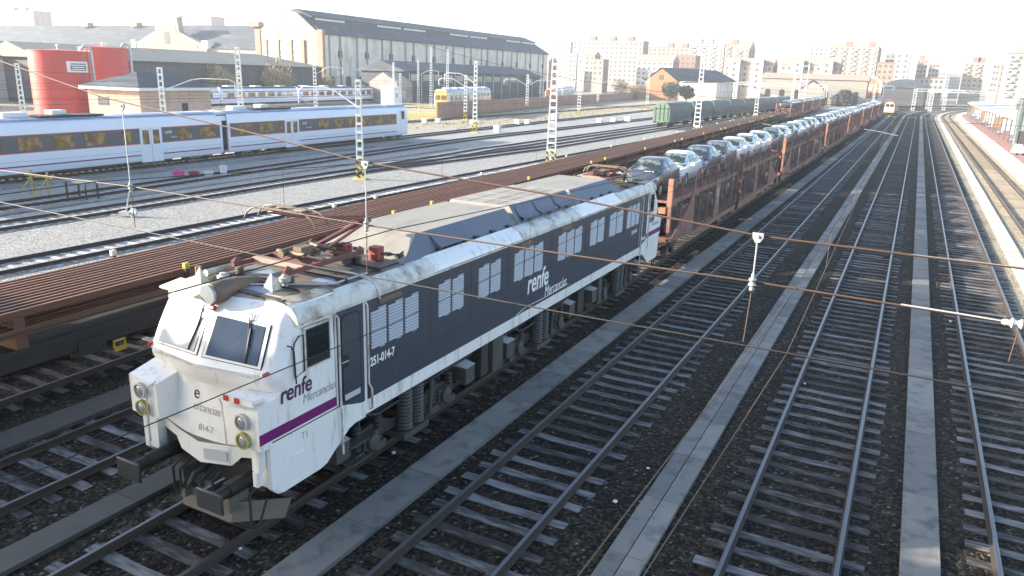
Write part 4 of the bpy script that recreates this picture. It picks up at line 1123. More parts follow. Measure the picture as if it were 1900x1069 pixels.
# ================================================================ WAGONS LOADED WITH LONG RAILS
GS = -.041; GROT = -math.atan(GS)          # the siding runs a little off the main line
def gpos(y): return (fG(y), y, 0)
def flat_wagon(L_):
    t = empty('flat_wagon')
    mb = MB(); mb.box(-1.40,1.40,0,L_,1.12,1.28)
    for s in (-1,1): mb.prism([(0,1.28),(L_,1.28),(L_,1.0),(L_-3,1.0),(L_-5,.78),(5,.78),(3,1.0),(0,1.0)], s*1.28-.06, s*1.28+.06, 'x')
    mb.build('deck_frame', M['under'], t)
    for y in (2.6, L_-2.6):
        b = empty('bogie', (0,y,0)); b.parent = t
        mb = MB()
        for s in (-1,1): mb.prism([(-1.35,.62),(-.9,.78),(.9,.78),(1.35,.62),(1.3,.45),(.6,.40),(-.6,.40),(-1.3,.45)], s*1.12-.06, s*1.12+.06, 'x')
        mb.box(-1.1,1.1,-.2,.2,.5,.9); mb.build('bogie_frame', M['under'], b)
        for dy in (-.9,.9):
            mb = MB()
            for s in (-1,1): mb.lathe([(.40,-.06),(.46,-.06),(.45,.05),(.35,.04),(.12,.06),(.001,.07)] if s > 0 else [(.001,-.07),(.12,-.06),(.35,-.04),(.45,-.05),(.46,.06),(.40,.06)], 20, (s*.84,dy,.46), 'x')
            mb.cyl((-.85,dy,.46),(.85,dy,.46),.08,8); mb.build('wheelset', M['under'], b, sharp=40)
            for s in (-1,1):
                mb = MB(); pr = []
                for i in range(9): pr.append((.10 if i % 2 else .075, .50+.04*i))
                mb.lathe(pr, 10, (s*1.22,dy+.25,0)); mb.lathe(pr, 10, (s*1.22,dy-.25,0)); mb.boxc((s*1.22,dy,.46),(.2,.3,.28)); mb.build('axle_box', M['under'], b, sharp=60)
    for y, c in ((5.6,'under_light'),(8.3,'under')):
        mb = MB(); mb.add([(1.0,y,.50),(1.42,y,.62),(1.42,y+.75,.62),(1.0,y+.75,.50),(1.0,y,1.02),(1.42,y,1.02),(1.42,y+.75,1.02),(1.0,y+.75,1.02)],[(0,3,2,1),(4,5,6,7),(0,1,5,4),(1,2,6,5),(2,3,7,6),(3,0,4,7)])
        mb.build('equipment_box', M[c], t, bevel=.02)
    mb = MB(); mb.box(1.40,1.43,3.7,4.35,.86,1.12); mb.build('number_plate', M['cream'], t)
    mb = MB(); mb.tube([(1.36,9.3,.55),(1.36,9.3,.72),(1.36,9.62,.72),(1.36,9.62,.55)], .04, 6); mb.boxc((1.38,9.46,.50),(.06,.34,.12)); mb.build('brake_handle', M['yellow'], t)
    for y in (1.2, L_/2, L_-1.2):
        for s in (-1,1):
            mb = MB(); mb.box(s*1.50-.055,s*1.50+.055,y-.06,y+.06,1.0,2.34); st_ = mb.build('stanchion', M['under'], t, bevel=.01)
            mb = MB(); mb.box(s*1.50-.07,s*1.50+.07,y-.08,y+.08,2.2,2.37); mb.build('post_cap', M['yellow' if s > 0 else 'cream'], st_, bevel=.02)
    return t
FL = 23.4; fp = flat_wagon(FL)
flab = ['at the left edge beside the locomotive nose', 'beside the locomotive middle', 'beside the first car carrier', 'beside the second car carrier','beside the third car carrier','beside the fourth car carrier','last before the second car train']
for i in range(7):
    y = 2.5 + i*(FL+.55)
    o = fp if i == 0 else copy_tree(fp)
    o.location = gpos(y); o.rotation_euler = (0,0,GROT)
    tag(o, f"dark flat wagon under long rails, {flab[i]}", 'flat wagon', 'flat wagons carrying long rails')
yE = 172
RP2 = [(-.075,0),(.075,0),(.075,.014),(.014,.04),(.012,.12),(.036,.135),(.036,.165),(-.036,.165),(-.036,.135),(-.012,.12),(-.014,.04),(-.075,.014)]
def long_rail(x, z, dark, label, y0=3):
    mb = MB(); n = len(RP2); ys_ = [y0, 40, 80, 120, yE-abs(hash((round(x*100))))%3]
    for y in ys_:
        for a, b in RP2: mb.v.append((fG(y)+x+a, y, z+b))
    for i in range(len(ys_)-1):
        for q in range(n):
            q2 = (q+1) % n; mb.face((i*n+q, i*n+q2, (i+1)*n+q2, (i+1)*n+q), 1 if q in (6,5,7) else 0)
    mb.face(list(range(n))[::-1]); mb.face([(len(ys_)-1)*n+q for q in range(n)])
    o = mb.build('long_rail', [M['rail_new_dark'], M['rail_new']]); return tag(o, label, 'rail', 'long rusty rails loaded on the flat wagons')
NR = 12
for q in range(NR):
    x = -1.30 + 2.60*q/(NR-1)
    lb = ['outermost on the far side', 'second in from the far side','third in from the far side','fourth in from the far side','fifth in from the far side','just beyond the middle','just short of the middle','fifth in from the locomotive side','fourth in from the locomotive side','third in from the locomotive side','second in from the locomotive side','outermost on the locomotive side'][q]
    long_rail(x, 2.02, False, f"long rusty rail in the top layer, {lb}", 2)
for q in range(NR):
    x = -1.30 + 2.60*q/(NR-1)
    if q >= 6: long_rail(x+.13, 1.62, True, f"long rusty rail in the lower layer, {['sixth','fifth','fourth','third','second','first'][q-6]} in from the locomotive side", 2)
# bolsters between the layers
mb = MB()
pr = None
for i in range(7):
    for dy in (2.0, 7.0, 12.0, 17.0, 21.5):
        y = 2.5+i*(FL+.55)+dy
        if y > yE: continue
        b = MB(); b.box(fG(y)-1.42, fG(y)+1.42, y-.12, y+.12, 1.785, 2.02); b.box(fG(y)-1.42, fG(y)+1.42, y-.14, y+.14, 1.28, 1.62)
        o = b.build('timber_bolster', M['rail_new_dark'])
        tag(o, 'dark bolster beam lying between the layers of long rails', 'beam', 'bolsters between the long rails')
# second car train beyond the rail wagons
for i in range(4):
    y = 178 + PITCH*i; o = copy_tree(proto); o.location = gpos(y); o.rotation_euler = (0,0,GROT)
    tag(o, f"car carrier wagon of the far second train, {ordinal(i)} beyond the long rails", 'car carrier', 'car carriers of the far second train')
k = 0
for i in range(4):
    for j in range(7):
        c = 'darkgrey' if k == 0 else rr.choice(['white','silver','silver','bluegrey','darkgrey'])
        y = 178+PITCH*i+.2+4.15*j; o = car_single(c); o.location = (fG(y), y, 2.93); o.rotation_euler = (0,0,GROT)
        tag(o, f"{cname[c]} car on the far second train, {ordinal(k)} from its near end", 'car', 'cars on the far second train'); k += 1
# ================================================================ WHITE TWO-COACH TRAIN
WS = math.atan(.064)
def wpt(s): return (fW(79.0+s*math.cos(WS)) , 79.0+s*math.cos(WS), 0)
def coach_section(z):
    pass
CP = [(1.36,.42),(1.45,.55),(1.46,1.2),(1.46,2.6),(1.43,3.15),(1.36,3.5),(1.22,3.78),(.95,3.93),(.5,4.0),(0,4.02)]
def coach(L_, doors, wins, cabdoor=None, end='none', sill=.42, name='coach', mroof='coach_roof'):
    """origin at the right-hand end; y runs back to -L_"""
    t = empty(name)
    full = [(-x,z) for x,z in CP[::-1]][::-1]
    ring = CP + [(-x,z) for x,z in CP[::-1][1:]]
    mb = MB(); ys_ = [0,-.10,-.35] if end == 'cab' else [0]
    ys_ += [-L_]
    sc = {0:.90,-.10:.965,-.35:1.0} if end == 'cab' else {}
    rows = []
    for y in ys_:
        k = sc.get(y, 1.0); rows.append([(x*k, y, .42+(z-.42)*(.5+.5*k)) for x,z in ring])
    mb.grid(rows, 0, True); mb.poly(rows[0]); mb.poly(rows[-1][::-1])
    mb.build('body', M['coach_white'], t, sharp=45)
    mb = MB(); rp = [(1.235,3.78),(.97,3.945),(.5,4.015),(0,4.035),(-.5,4.015),(-.97,3.945),(-1.235,3.78)]
    mb.grid([[(x,y,z) for x,z in rp] for y in (-.5,-L_+.2)], 0, True); mb.build('roof', M[mroof], t, sharp=60)
    for sgn in (1,-1):
        X = 1.46*sgn
        def q(ya, yb, za, zb, o, mk, nm, par):
            mb = MB(); mb.box(min(X-sgn*.03,X+sgn*o),max(X-sgn*.03,X+sgn*o),ya,yb,za,zb); return mb.build(nm, M[mk], par)
        cuts = sorted(doors); segs = []; y = -L_+.25
        for (a,b) in cuts: segs.append((y,a)); y = b
        segs.append((y, -2.7 if cabdoor else -.25))
        for (a,b) in segs:
            q(a,b,1.76,2.98,.004,'coach_red','red_line',t); bd = q(a+.03,b-.04,1.83,2.92,.008,'coach_band','window_band',t)
            q(a,b,.86,.95,.004,'purple','purple_line',t); q(a,b,1.22,1.235,.004,'grey_dark','seam_line',t)
        for (a,b) in wins: q(a,b,1.95,2.80,.012,'coach_glass','window',t)
        for (a,b) in doors:
            d = q(a+.02,b-.02,.34,3.02,.006,'coach_white','door',t)
            m_ = (a+b)/2
            q(a+.25,m_-.18,1.72,2.82,.012,'coach_glass','door_window',d); q(m_+.18,b-.25,1.72,2.82,.012,'coach_glass','door_window',d)
            q(m_-.012,m_+.012,.34,3.0,.009,'grey_dark','door_seam',d); q(a,b,.20,.30,.05,'under_light','door_step',d)
        if cabdoor:
            d = q(cabdoor[0],cabdoor[1],1.1,3.35,.006,'coach_white','cab_door',t); q(cabdoor[0]+.2,cabdoor[1]-.2,2.3,3.25,.012,'glass_dark','door_window',d); q(cabdoor[0],cabdoor[0]+.02,1.1,3.3,.008,'grey_dark','door_seam',d); q(cabdoor[1]-.02,cabdoor[1],1.1,3.3,.008,'grey_dark','door_seam',d)
    mb = MB(); mb.box(-1.3,1.3,-L_+5.5,-5.5,.25,.62); mb.build('underfloor_box', M['under'], t)
    for y in (-2.7, -L_+2.7):
        mb = MB()
        for dy in (-1.1,1.1):
            for s in (-1,1): mb.lathe([(.001,-.06),(.40,-.05),(.45,-.05),(.45,.05),(.001,.07)], 18, (s*.95,y+dy,.45), 'x')
        for s in (-1,1): mb.prism([(y-1.7,.55),(y-.6,.72),(y+.6,.72),(y+1.7,.55),(y+1.6,.32),(y-1.6,.32)], s*1.15-.1, s*1.15+.1, 'x')
        mb.box(-1.2,1.2,y-1.9,y+1.9,.42,.6); mb.build('bogie', M['under'], t, sharp=40)
    return t
c2 = coach(30.3, [(-22.8,-20.7)], [(-29.2,-27.2),(-26.3,-24.5),(-24.0,-23.2),(-17.6,-15.9),(-15.2,-13.4),(-12.6,-10.8),(-9.9,-8.2),(-7.3,-5.7),(-4.8,-3.1)], (-1.75,-.75), 'cab')
c2.location = wpt(0); c2.rotation_euler = (0,0,WS); tag(c2, 'white end coach with rounded right end, purple line and cab door, standing in the yard', 'train coach', 'white two-coach train')
c1 = coach(31.5, [(-8.6,-6.5)], [(-29.5,-27.8),(-26.8,-25),(-24,-22.2),(-21,-19.3),(-18.2,-16.6),(-15.9,-14.2),(-13.3,-11.6),(-10.2,-9.4),(-5.0,-3.4),(-2.5,-.8)])
c1.location = wpt(-31.0); c1.rotation_euler = (0,0,WS); tag(c1, 'white coach cut by the left picture edge, red-lined dark window band, double doors', 'train coach', 'white two-coach train')
mb = MB(); mb.box(-1.28,1.28,-.95,.25,.7,3.75); gw = mb.build('gangway', M['dark_gap'], c2, loc=(0,-30.5,0))
mb = MB(); mb.grid([[(x*1.0,y,z+.03) for x,z in [(1.40,3.2),(1.30,3.6),(1.0,3.93),(.5,4.03),(0,4.06),(-.5,4.03)]] for y in (-.2,-1.0)], 0, True); mb.build('gangway_cover', M['white_plain'], c2, loc=(0,-30.2,0), recalc=False)
for cc, yy in ((c2,-23.5),(c1,-13.5)):
    mb = MB(); mb.box(-.9,.9,yy-2.6,yy+2.4,4.02,4.13); mb.build('roof_equipment', M['under'], cc)
    for q in ((-.8,.1,yy-4.6,yy-2.9,4.02,4.35),(-.6,.3,yy-1.2,yy-.1,4.13,4.45)):
        mb = MB(); mb.box(*q); mb.build('roof_unit', M['white_plain'], cc, bevel=.05)
side_lbl = Matrix(((0,0,1,0),(1,0,0,0),(0,1,0,0),(0,0,0,1)))
for cc, yy in ((c2,-20.2),(c1,-6.2)):
    text_mesh('lettering', 'renfe', .38, M['white_text'], cc, Matrix.Translation((1.47,yy,2.46)) @ side_lbl, .1, .002, .9)
    text_mesh('lettering', 'Media Distancia', .17, M['white_text'], cc, Matrix.Translation((1.47,yy+.6,2.10)) @ side_lbl, .1, .002, .8)
# ================================================================ ROOFED FREIGHT WAGONS
def tarp_wagon(L_):
    t = empty('tarpaulin_wagon')
    pr = [(1.42,1.25),(1.45,2.3),(1.40,3.1),(1.20,3.75),(.85,4.10),(.4,4.22),(0,4.25)]; ring = pr + [(-x,z) for x,z in pr[::-1][1:]]
    mb = MB(); n = 9; rows = []
    for i in range(n*2+1):
        y = .35+(L_-.7)*i/(n*2); k = 1.0 if i % 2 == 0 else .978
        rows.append([(x*k,y,1.25+(z-1.25)*k) for x,z in ring])
    mb.grid(rows, 0, True); mb.build('tarpaulin', M['grey_tarp'], t, sharp=25)
    for y in (.30, L_-.30):
        mb = MB(); mb.prism([(x*1.02,1.25+(z-1.25)*1.02) for x,z in ring], y-.14, y+.14, 'y'); ew = mb.build('end_wall', M['green_tarp'], t)
        d = -1 if y < 1 else 1
        mb = MB()
        for x in (-1.1,-.35,.35,1.1): mb.bar((x,y+d*.2,1.3),(x,y+d*.2,3.5 if abs(x) > .5 else 4.0),.06,.06)
        for z in (1.8,2.5,3.3): mb.bar((-1.3,y+d*.2,z),(1.3,y+d*.2,z),.06,.06)
        mb.build('ladder_frame', M['green_tarp'], ew)
    mb = MB(); mb.box(-1.4,1.4,0,L_,1.02,1.25); mb.build('underframe', M['green_tarp'], t)
    for y in (2.0,3.8,L_-3.8,L_-2.0):
        mb = MB()
        for s in (-1,1): mb.lathe([(.001,-.07),(.38,-.06),(.46,-.05),(.45,.06),(.001,.07)], 16, (s*.84,y,.46), 'x'); mb.boxc((s*1.1,y,.5),(.15,.5,.3)); mb.boxc((s*1.1,y,.8),(.12,.2,.5))
        mb.cyl((-.85,y,.46),(.85,y,.46),.08,8); mb.build('wheelset', M['under'], t, sharp=40)
    for s in (-1,1):
        mb = MB(); mb.cyl((s*.9,-.5,1.05),(s*.9,0,1.05),.1,8); mb.cyl((s*.9,-.56,1.05),(s*.9,-.5,1.05),.22,12); mb.build('buffer', M['under'], t)
    return t
tw = tarp_wagon(15.6)
for i in range(9):
    y = 128.5 + i*16.6; o = tw if i == 0 else copy_tree(tw); o.location = (fP2(y)-.3,y,0)
    tag(o, 'freight wagon with green end wall and dark rounded tarpaulin roof, nearest of its row' if i == 0 else f"freight wagon with dark rounded tarpaulin roof, {ordinal(i)} in the row from the near green end", 'freight wagon', 'tarpaulin freight wagons in the siding')
# ================================================================ BACKGROUND TRAINS
def plain_coach(name, L_, cols_, label, loc, rz, group, wh=(1.9,2.8), nw=7, endwin=True, cab=None, h=3.9):
    t = empty(name, loc, rz, label, 'train coach', group)
    ring = [(1.42,.75),(1.45,1.4),(1.45,2.9),(1.32,3.5),(1.0,h-.1),(0,h)]; ring = ring + [(-x,z) for x,z in ring[::-1][1:]]
    mb = MB(); rows = [[(x*k,y,z) for x,z in ring] for y,k in ((0,.86),(.35,1.0),(L_,1.0))]
    mb.grid(rows, 0, True); mb.poly(rows[0]); mb.poly(rows[-1][::-1]); mb.build('body', M[cols_[0]], t, sharp=40)
    mb = MB(); mb.grid([[(x,y,z) for x,z in [(1.30,3.56),(1.0,h-.06),(0,h+.03),(-1.0,h-.06),(-1.30,3.56)]] for y in (.4,L_)], 0, True); mb.build('roof', M[cols_[1]], t, recalc=False)
    for sgn in (1,-1):
        w_ = (L_-2.4)/nw
        for i in range(nw):
            mb = MB(); y = 1.6+i*w_; mb.box(min(sgn*1.40,sgn*1.462),max(sgn*1.40,sgn*1.462),y,y+w_*.68,*wh); mb.build('window', M[cols_[2]], t)
        mb = MB(); mb.box(min(sgn*1.40,sgn*1.458),max(sgn*1.40,sgn*1.458),.5,L_,wh[1]+.08,wh[1]+.25); mb.box(min(sgn*1.40,sgn*1.458),max(sgn*1.40,sgn*1.458),.5,L_,wh[0]-.3,wh[0]-.12); mb.build('side_line', M[cols_[3]], t)
    if cab:
        mb = MB(); mb.box(-1.26,1.26,-.05,.1,1.0,h-.3); cf = mb.build('cab_front', M[cab], t, bevel=.05)
        for x in (-.62,.62):
            mb = MB(); mb.box(x-.5,x+.5,-.075,0,2.0,2.9); mb.build('windscreen', M['coach_glass'], cf)
    mb = MB(); mb.box(-1.2,1.2,.6,L_-.4,.3,.8); mb.build('underframe', M['under'], t)
    mb = MB()
    for i in range(3): mb.box(-.7,.7,3+i*(L_/3),5.2+i*(L_/3),h-.02,h+.22)
    build_by(mb, lambda c: int((c.y-3)/(L_/3)), 'roof_unit', M['white_plain'], t)
    return t
a = math.atan2(183-80, -(133.5-117)) - math.pi/2
for i in range(4):
    L_ = 25.5; s = i*26.2; p = (-117.5 - math.sin(a)*0 + (s)*-math.sin(a), 82+s*math.cos(a), .15)
    plain_coach('commuter_coach', L_, ('coach_white','slate','coach_glass','purple'), ['pale coach of the far train, beside the brick hut','pale coach of the far train, behind the bushes end','pale coach of the far train, before the hall front corner','pale coach of the far train, last before the white cabin'][i], p, a, 'pale coaches before the big hall')
a2 = math.radians(16)
for i in range(2):
    L_ = 18; p = (-82.5+i*18.5*-math.sin(a2), 128+i*18.5*math.cos(a2), .9)
    plain_coach('railcar', L_, ('white_plain','coach_roof','coach_glass','yellow_pale'), ['yellow fronted railcar behind the yellow fence and brick wall','white and yellow railcar, rear car behind the brick wall'][i], p, a2, 'yellow and white railcar', nw=5, cab='yellow_pale' if i == 0 else None, h=4.1)
for i in range(3):
    L_ = 24; p = (-98-i*24.6*math.sin(a2)*1.2, 212+i*24.6, .7)
    plain_coach('commuter_coach', L_, ('coach_white','steel','coach_glass','red_lamp'), ['red fronted commuter coach beyond the brick wall','grey roofed commuter coach behind the red fronted one','far commuter coach with orange end behind the grey roofed one'][i], p, a2*1.2, 'red and white commuter train', nw=6, cab='red_lamp' if i == 0 else None)
# grey tank / cement wagons and a white locomotive at the end of the yard
for i in range(3):
    t = empty('tank_wagon', (-43.5-.5*i, 250+i*14.5, 0), R(2), ['pale tank wagon with turquoise end beyond the tarpaulin wagons','pale tank wagon, middle one of three beyond the tarpaulins','pale tank wagon, farthest of three beyond the tarpaulins'][i], 'tank wagon', 'pale tank wagons')
    mb = MB(); mb.lathe([(.001,.2),(.9,.25),(1.35,.6),(1.42,1.0),(1.42,12),(1.35,12.4),(.9,12.7),(.001,12.8)], 20, (0,0,2.5), 'y'); mb.build('tank', M['coach_white'], t, sharp=50)
    mb = MB(); mb.box(-1.3,1.3,0,13,.9,1.15); mb.build('underframe', M['under'], t)
    for y in (2,4,9,11):
        mb = MB(); mb.lathe([(.001,-1),(.45,-.95),(.45,.95),(.001,1)], 14, (0,y,.46), 'x'); mb.build('wheelset', M['under'], t)
    mb = MB(); mb.box(-1.2,1.2,-.05,.2,1.15,3.4); mb.build('end_frame', M['glass_pale'] if i == 0 else M['steel'], t)
def small_loco(label, loc, rz, body_, side_):
    t = empty('diesel_locomotive', loc, rz, label, 'locomotive')
    mb = MB(); mb.prism([(-1.4,1.1),(1.4,1.1),(1.42,2.6),(1.25,3.5),(.8,3.9),(-.8,3.9),(-1.25,3.5),(-1.42,2.6)], 0, 14, 'y'); mb.build('body', M[side_], t)
    mb = MB(); mb.prism([(-1.38,1.0),(1.38,1.0),(1.38,2.6),(1.2,3.4),(.8,3.75),(-.8,3.75),(-1.2,3.4),(-1.38,2.6)], -.25, .02, 'y'); cf = mb.build('cab_front', M[body_], t)
    for x in (-.6,.6):
        mb = MB(); mb.box(x-.48,x+.48,-.30,-.2,2.45,3.2); mb.build('windscreen', M['glass_dark'], cf)
    for x in (-.8,.8):
        mb = MB(); mb.cyl((x,-.32,1.6),(x,-.2,1.6),.16,10); mb.build('headlight', M['lamp_glass'], cf)
    mb = MB(); mb.box(-1.2,1.2,.2,13.8,.3,1.1); mb.build('underframe', M['under'], t)
    mb = MB(); mb.box(-1.4,1.4,-.5,-.25,.8,1.2); mb.build('buffer_beam', M['yellow_pale'], t)
    mb = MB(); mb.box(-.6,.6,1.5,3.0,3.9,4.4); mb.build('roof_unit', M['red_box'], t)
    return t
small_loco('cream and red locomotive approaching far down the tracks', (-7.5, 262, 0), R(-4), 'cream', 'red_box')
small_loco('white fronted locomotive parked before the long arched shed', (-52, 330, 0), R(6), 'white_plain', 'coach_white')
# ================================================================ LATTICE MASTS
def stripes_mat():
    m = bpy.data.materials.new('hazard_stripes'); nt, N, L, P = nodes(m)
    tc = N.new('ShaderNodeTexCoord'); sp = N.new('ShaderNodeSeparateXYZ'); L.new(tc.outputs['Object'], sp.inputs[0])
    s = math_(nt, 'ADD', sp.outputs[2], math_(nt, 'MULTIPLY', sp.outputs[0], .9))
    f = math_(nt, 'GREATER_THAN', math_(nt, 'FRACT', math_(nt, 'MULTIPLY', s, 2.1)), .5)
    L.new(mixc(nt, f, (.025,.022,.02), (.60,.47,.06)), P.inputs['Base Color']); P.inputs['Roughness'].default_value = .6
    return m
M['hazard'] = stripes_mat()
MASTN = [0]
def mast(loc, h, wb, wt, label, striped=True, rz=None, cap=True, arms=(), pad=True, group='lattice catenary masts', matk='mast', dp=.26, name='catenary_mast', pitch=.62):
    t = empty(name, loc, rz if rz is not None else math.atan2(loc[0], loc[1])*-.55, label, 'mast', group)
    def legs(mb, z0, z1):
        for s in (-1,1):
            x0 = s*(wb+(wt-wb)*z0/h)/2; x1 = s*(wb+(wt-wb)*z1/h)/2
            tw = .10*max(.6,wb/.8)
            mb.add([(x0-tw/2,-dp/2,z0),(x0+tw/2,-dp/2,z0),(x0+tw/2,dp/2,z0),(x0-tw/2,dp/2,z0),(x1-tw/2,-dp/2,z1),(x1+tw/2,-dp/2,z1),(x1+tw/2,dp/2,z1),(x1-tw/2,dp/2,z1)],
                   [(0,3,2,1),(4,5,6,7),(0,1,5,4),(1,2,6,5),(2,3,7,6),(3,0,4,7)])
    zs_ = 1.55 if striped else .0
    mb = MB(); legs(mb, zs_, h)
    n = max(4, int((h-zs_)/pitch))
    for i in range(n+1):
        z = zs_+.1+(h-zs_-.2)*i/n; w = wb+(wt-wb)*z/h
        for y in (-dp/2+.01, dp/2-.01): mb.box(-w/2,w/2,y-.012,y+.012,z-.10,z+.10)
    mb.build('lattice', M[matk], t)
    if striped:
        mb = MB(); legs(mb, .05, zs_)
        for z in (.2,.85,1.45):
            w = wb+(wt-wb)*z/h
            for y in (-dp/2+.01, dp/2-.01): mb.box(-w/2,w/2,y-.012,y+.012,z-.10,z+.10)
        mb.build('striped_base', M['hazard'], t)
    if pad:
        mb = MB(); mb.box(-wb*.9,wb*.9,-.5,.5,-.3,.08); mb.build('foundation', M['paving_edge'] if not striped else M['yellow_pale'], t, bevel=.03)
    for (side_, z, ln, drop) in arms:
        mb = MB(); s = side_
        mb.tube([(s*wt*.4,0,z),(s*ln*.42,0,z+1.15),(s*ln*.55,0,z+1.3),(s*ln*.92,0,z+1.3),(s*ln,0,z+1.0),(s*ln,0,z+1.0-drop)], .055, 6); mb.build('cantilever', M[matk], t)
        mb = MB(); mb.tube([(s*ln,0,z+1.0-drop),(s*(ln-1.2),0,z+.6-drop)], .03, 5); mb.cyl((s*ln,0,z+1.0-drop),(s*ln,0,z+.7-drop),.08,8); mb.build('insulator', M['insulator'], t)
    return t
ML = [((-36.9,46,-.15),7.35,.50,.34,'short lattice mast with striped base standing before the white train', True, ((-1,5.4,4.6,.6),)),
 ((-28.6,62.7,-.15),11.0,.84,.36,'tall tapering lattice mast with striped foot right beside the long rusty rails', True, ()),
 ((-28.8,115,-.15),12.0,.92,.40,'tall lattice mast overlapping the side of the nearest tarpaulin wagon', True, ()),
 ((-29.2,164,-.15),8.0,.80,.36,'lattice mast beside the middle of the tarpaulin wagon row', False, ()),
 ((-30,219,-.15),10.6,.85,.38,'lattice mast near the far end of the tarpaulin wagon row', False, ()),
 ((-55.6,95.2,-.15),9.8,.62,.34,'lattice mast with yellow striped foot and pad just right of the white coach end', True, ((-1,6.8,4.5,.6),)),
 ((-72.7,121,-.15),7.9,.6,.4,'lattice mast with black striped foot before the corner of the brick wall', True, ((-1,5.9,5.0,.7),)),
 ((-79.2,159,-.15),8.4,.62,.4,'lattice mast with arms either side before the brick wall and railcar', True, ((-1,6.0,5.5,.6),(1,6.0,5.5,.6))),
 ((-64.1,153.7,-.15),10.2,.7,.4,'lattice mast with striped foot on dry ground before the red fronted train', True, ((-1,7.2,6,.6),)),
 ((-91.2,234,-.15),9.0,.65,.4,'lattice mast with striped foot before the far end of the brick wall', True, ((1,6.2,6,.6),)),
 ((-68.4,214,-.15),10.5,.75,.4,'lattice mast standing close left of the green wagon end', True, ((-1,7.2,6,.6),)),
 ((-113,157,-.15),7.8,.55,.4,'lattice mast left of the white cabin with arm over the pale coaches', False, ((-1,5.6,5.5,.6),)),
 ((-118,172,-.15),11.4,.6,.36,'lattice mast with lamps just right of the white cabin', False, ((1,7.4,5.5,.6),)),
 ((-64.5,60.5,-.15),10.0,.55,.42,'tall pale lattice mast behind the gap between the two white coaches', False, ()),
 ((-69.5,54.7,-.15),7.7,.5,.42,'lattice mast before the brown side of the brick hut', False, ((1,5.4,7.6,.8),)),
 ((-94.8,89,-.15),8.2,.5,.4,'weathered lattice mast right behind the tall pale one', False, ()),
 ((-93.2,104.4,-.15),9.4,.55,.4,'lattice mast before the pale coaches and the tan bush', False, ((1,7.2,5,.6),)),
 ((-110,166,-.15),14.5,.6,.4,'slender lattice mast before the dark canopy shed, left one', False, ()),
 ((-107,169,-.15),13.8,.6,.4,'slender lattice mast before the dark canopy shed, right one', False, ()),
 ((-98,57,-.15),7.6,.6,.4,'grey green lattice mast cut by the left picture edge', False, ()),
 ((-14.1,300,-.15),9.5,.8,.5,'lattice mast at the far end of the locomotive car train', False, ((1,7.5,6,.6),))]
for (loc,h,wb,wt,lab,stp,arms) in ML:
    mast(loc,h,wb,wt,lab,stp,None,True,arms)
mast((-37.7,300,-.1), 44, 2.3, 1.9, 'very tall thin pale lattice tower rising out of the picture top', False, 0, matk='mast', dp=1.8, name='lattice_tower', pitch=4.5, group='tall tower')
# white pole + cabin side pole
t = empty('white_pole', (-111.5,152.3,-.15), 0, 'plain white pole standing beside the white cabin', 'pole'); mb = MB(); mb.cyl((0,0,0),(0,0,10.3),.22,10,r1=.16); mb.build('shaft', M['white_plain'], t)
mb = MB(); mb.box(-.4,.4,-.4,.4,-.2,.15); mb.build('foundation', M['paving_edge'], t)
# portal gantry far down the tracks
def gantry(y, xs, h, label):
    t = empty('catenary_portal', (0,y,-.15), 0, label, 'portal', 'catenary portals over the far tracks')
    for x in xs:
        mb = MB()
        for s in (-1,1):
            for q in (-1,1): mb.box(x+s*.5-.07,x+s*.5+.07,q*.3-.07,q*.3+.07,0,h)
        for i in range(12):
            z = h*(i+.5)/12; mb.box(x-.5,x+.5,-.32,-.28,z-.08,z+.08); mb.box(x-.5,x+.5,.28,.32,z-.08,z+.08)
        mb.build('column', M['mast'], t)
    mb = MB()
    for z in (h-.9,h):
        for q in (-.3,.3): mb.box(xs[0],xs[-1],q-.06,q+.06,z-.06,z+.06)
    n = int((xs[-1]-xs[0])/1.2)
    for i in range(n):
        a = xs[0]+(xs[-1]-xs[0])*i/n; b = xs[0]+(xs[-1]-xs[0])*(i+1)/n
        for q in (-.3,.3): mb.bar((a,q,h-.9 if i % 2 else h),(b,q,h if i % 2 else h-.9),.06,.06)
    mb.build('beam', M['mast'], t); return t
gantry(330, [-1.5, 4.2, 22], 8.2, 'pale lattice portal with paired columns where the tracks bend right')
gantry(365, [3.5, 9.5, 34], 8.0, 'second pale lattice portal behind the first one')
gantry(300, [-62,-30], 8.5, 'long low portal beam before the gabled brick houses')
# ================================================================ WIRES
def wire(pts_, r, mk, label, name='overhead_wire', n=4, group=None):
    mb = MB(); mb.tube(pts_, r, n); o = mb.build(name, M[mk]); return tag(o, label, 'wire', group)
def sag(p0, p1, k, n=10):
    p0 = Vector(p0); p1 = Vector(p1); return [p0.lerp(p1, i/n) - Vector((0,0,k*4*(i/n)*(1-i/n))) for i in range(n+1)]
Y0 = 6.5
wire([(-40,Y0,10.2),(-20,Y0,8.55),(-11.56,Y0,7.74),(-9.38,Y0,7.33),(-6.67,Y0,7.02),(-5.14,Y0,6.82),(-2.8,Y0,6.68),(-1.01,Y0,6.53),(0.15,Y0,6.52),(.88,Y0,6.52),(10,Y0,7.6),(14,Y0,8.5)], .0095, 'wire_brown', 'uppermost brown span wire crossing in front of the locomotive', 'span_wire', 5)
wire([(-40,Y0,6.3),(-12,Y0,6.17),(-9,Y0,6.20),(-5.13,Y0,6.14),(-1.02,Y0,6.13),(.88,Y0,6.10),(14,Y0,6.3)], .009, 'wire_brown', 'middle brown span wire crossing in front of the locomotive side', 'span_wire', 5)
wire([(-40,Y0,5.8),(-12,Y0,5.68),(-5.88,Y0,5.56),(-2.8,Y0,5.55),(14,Y0,5.55)], .008, 'wire_dark', 'lowest dark span wire crossing the locomotive grey side', 'span_wire', 5)
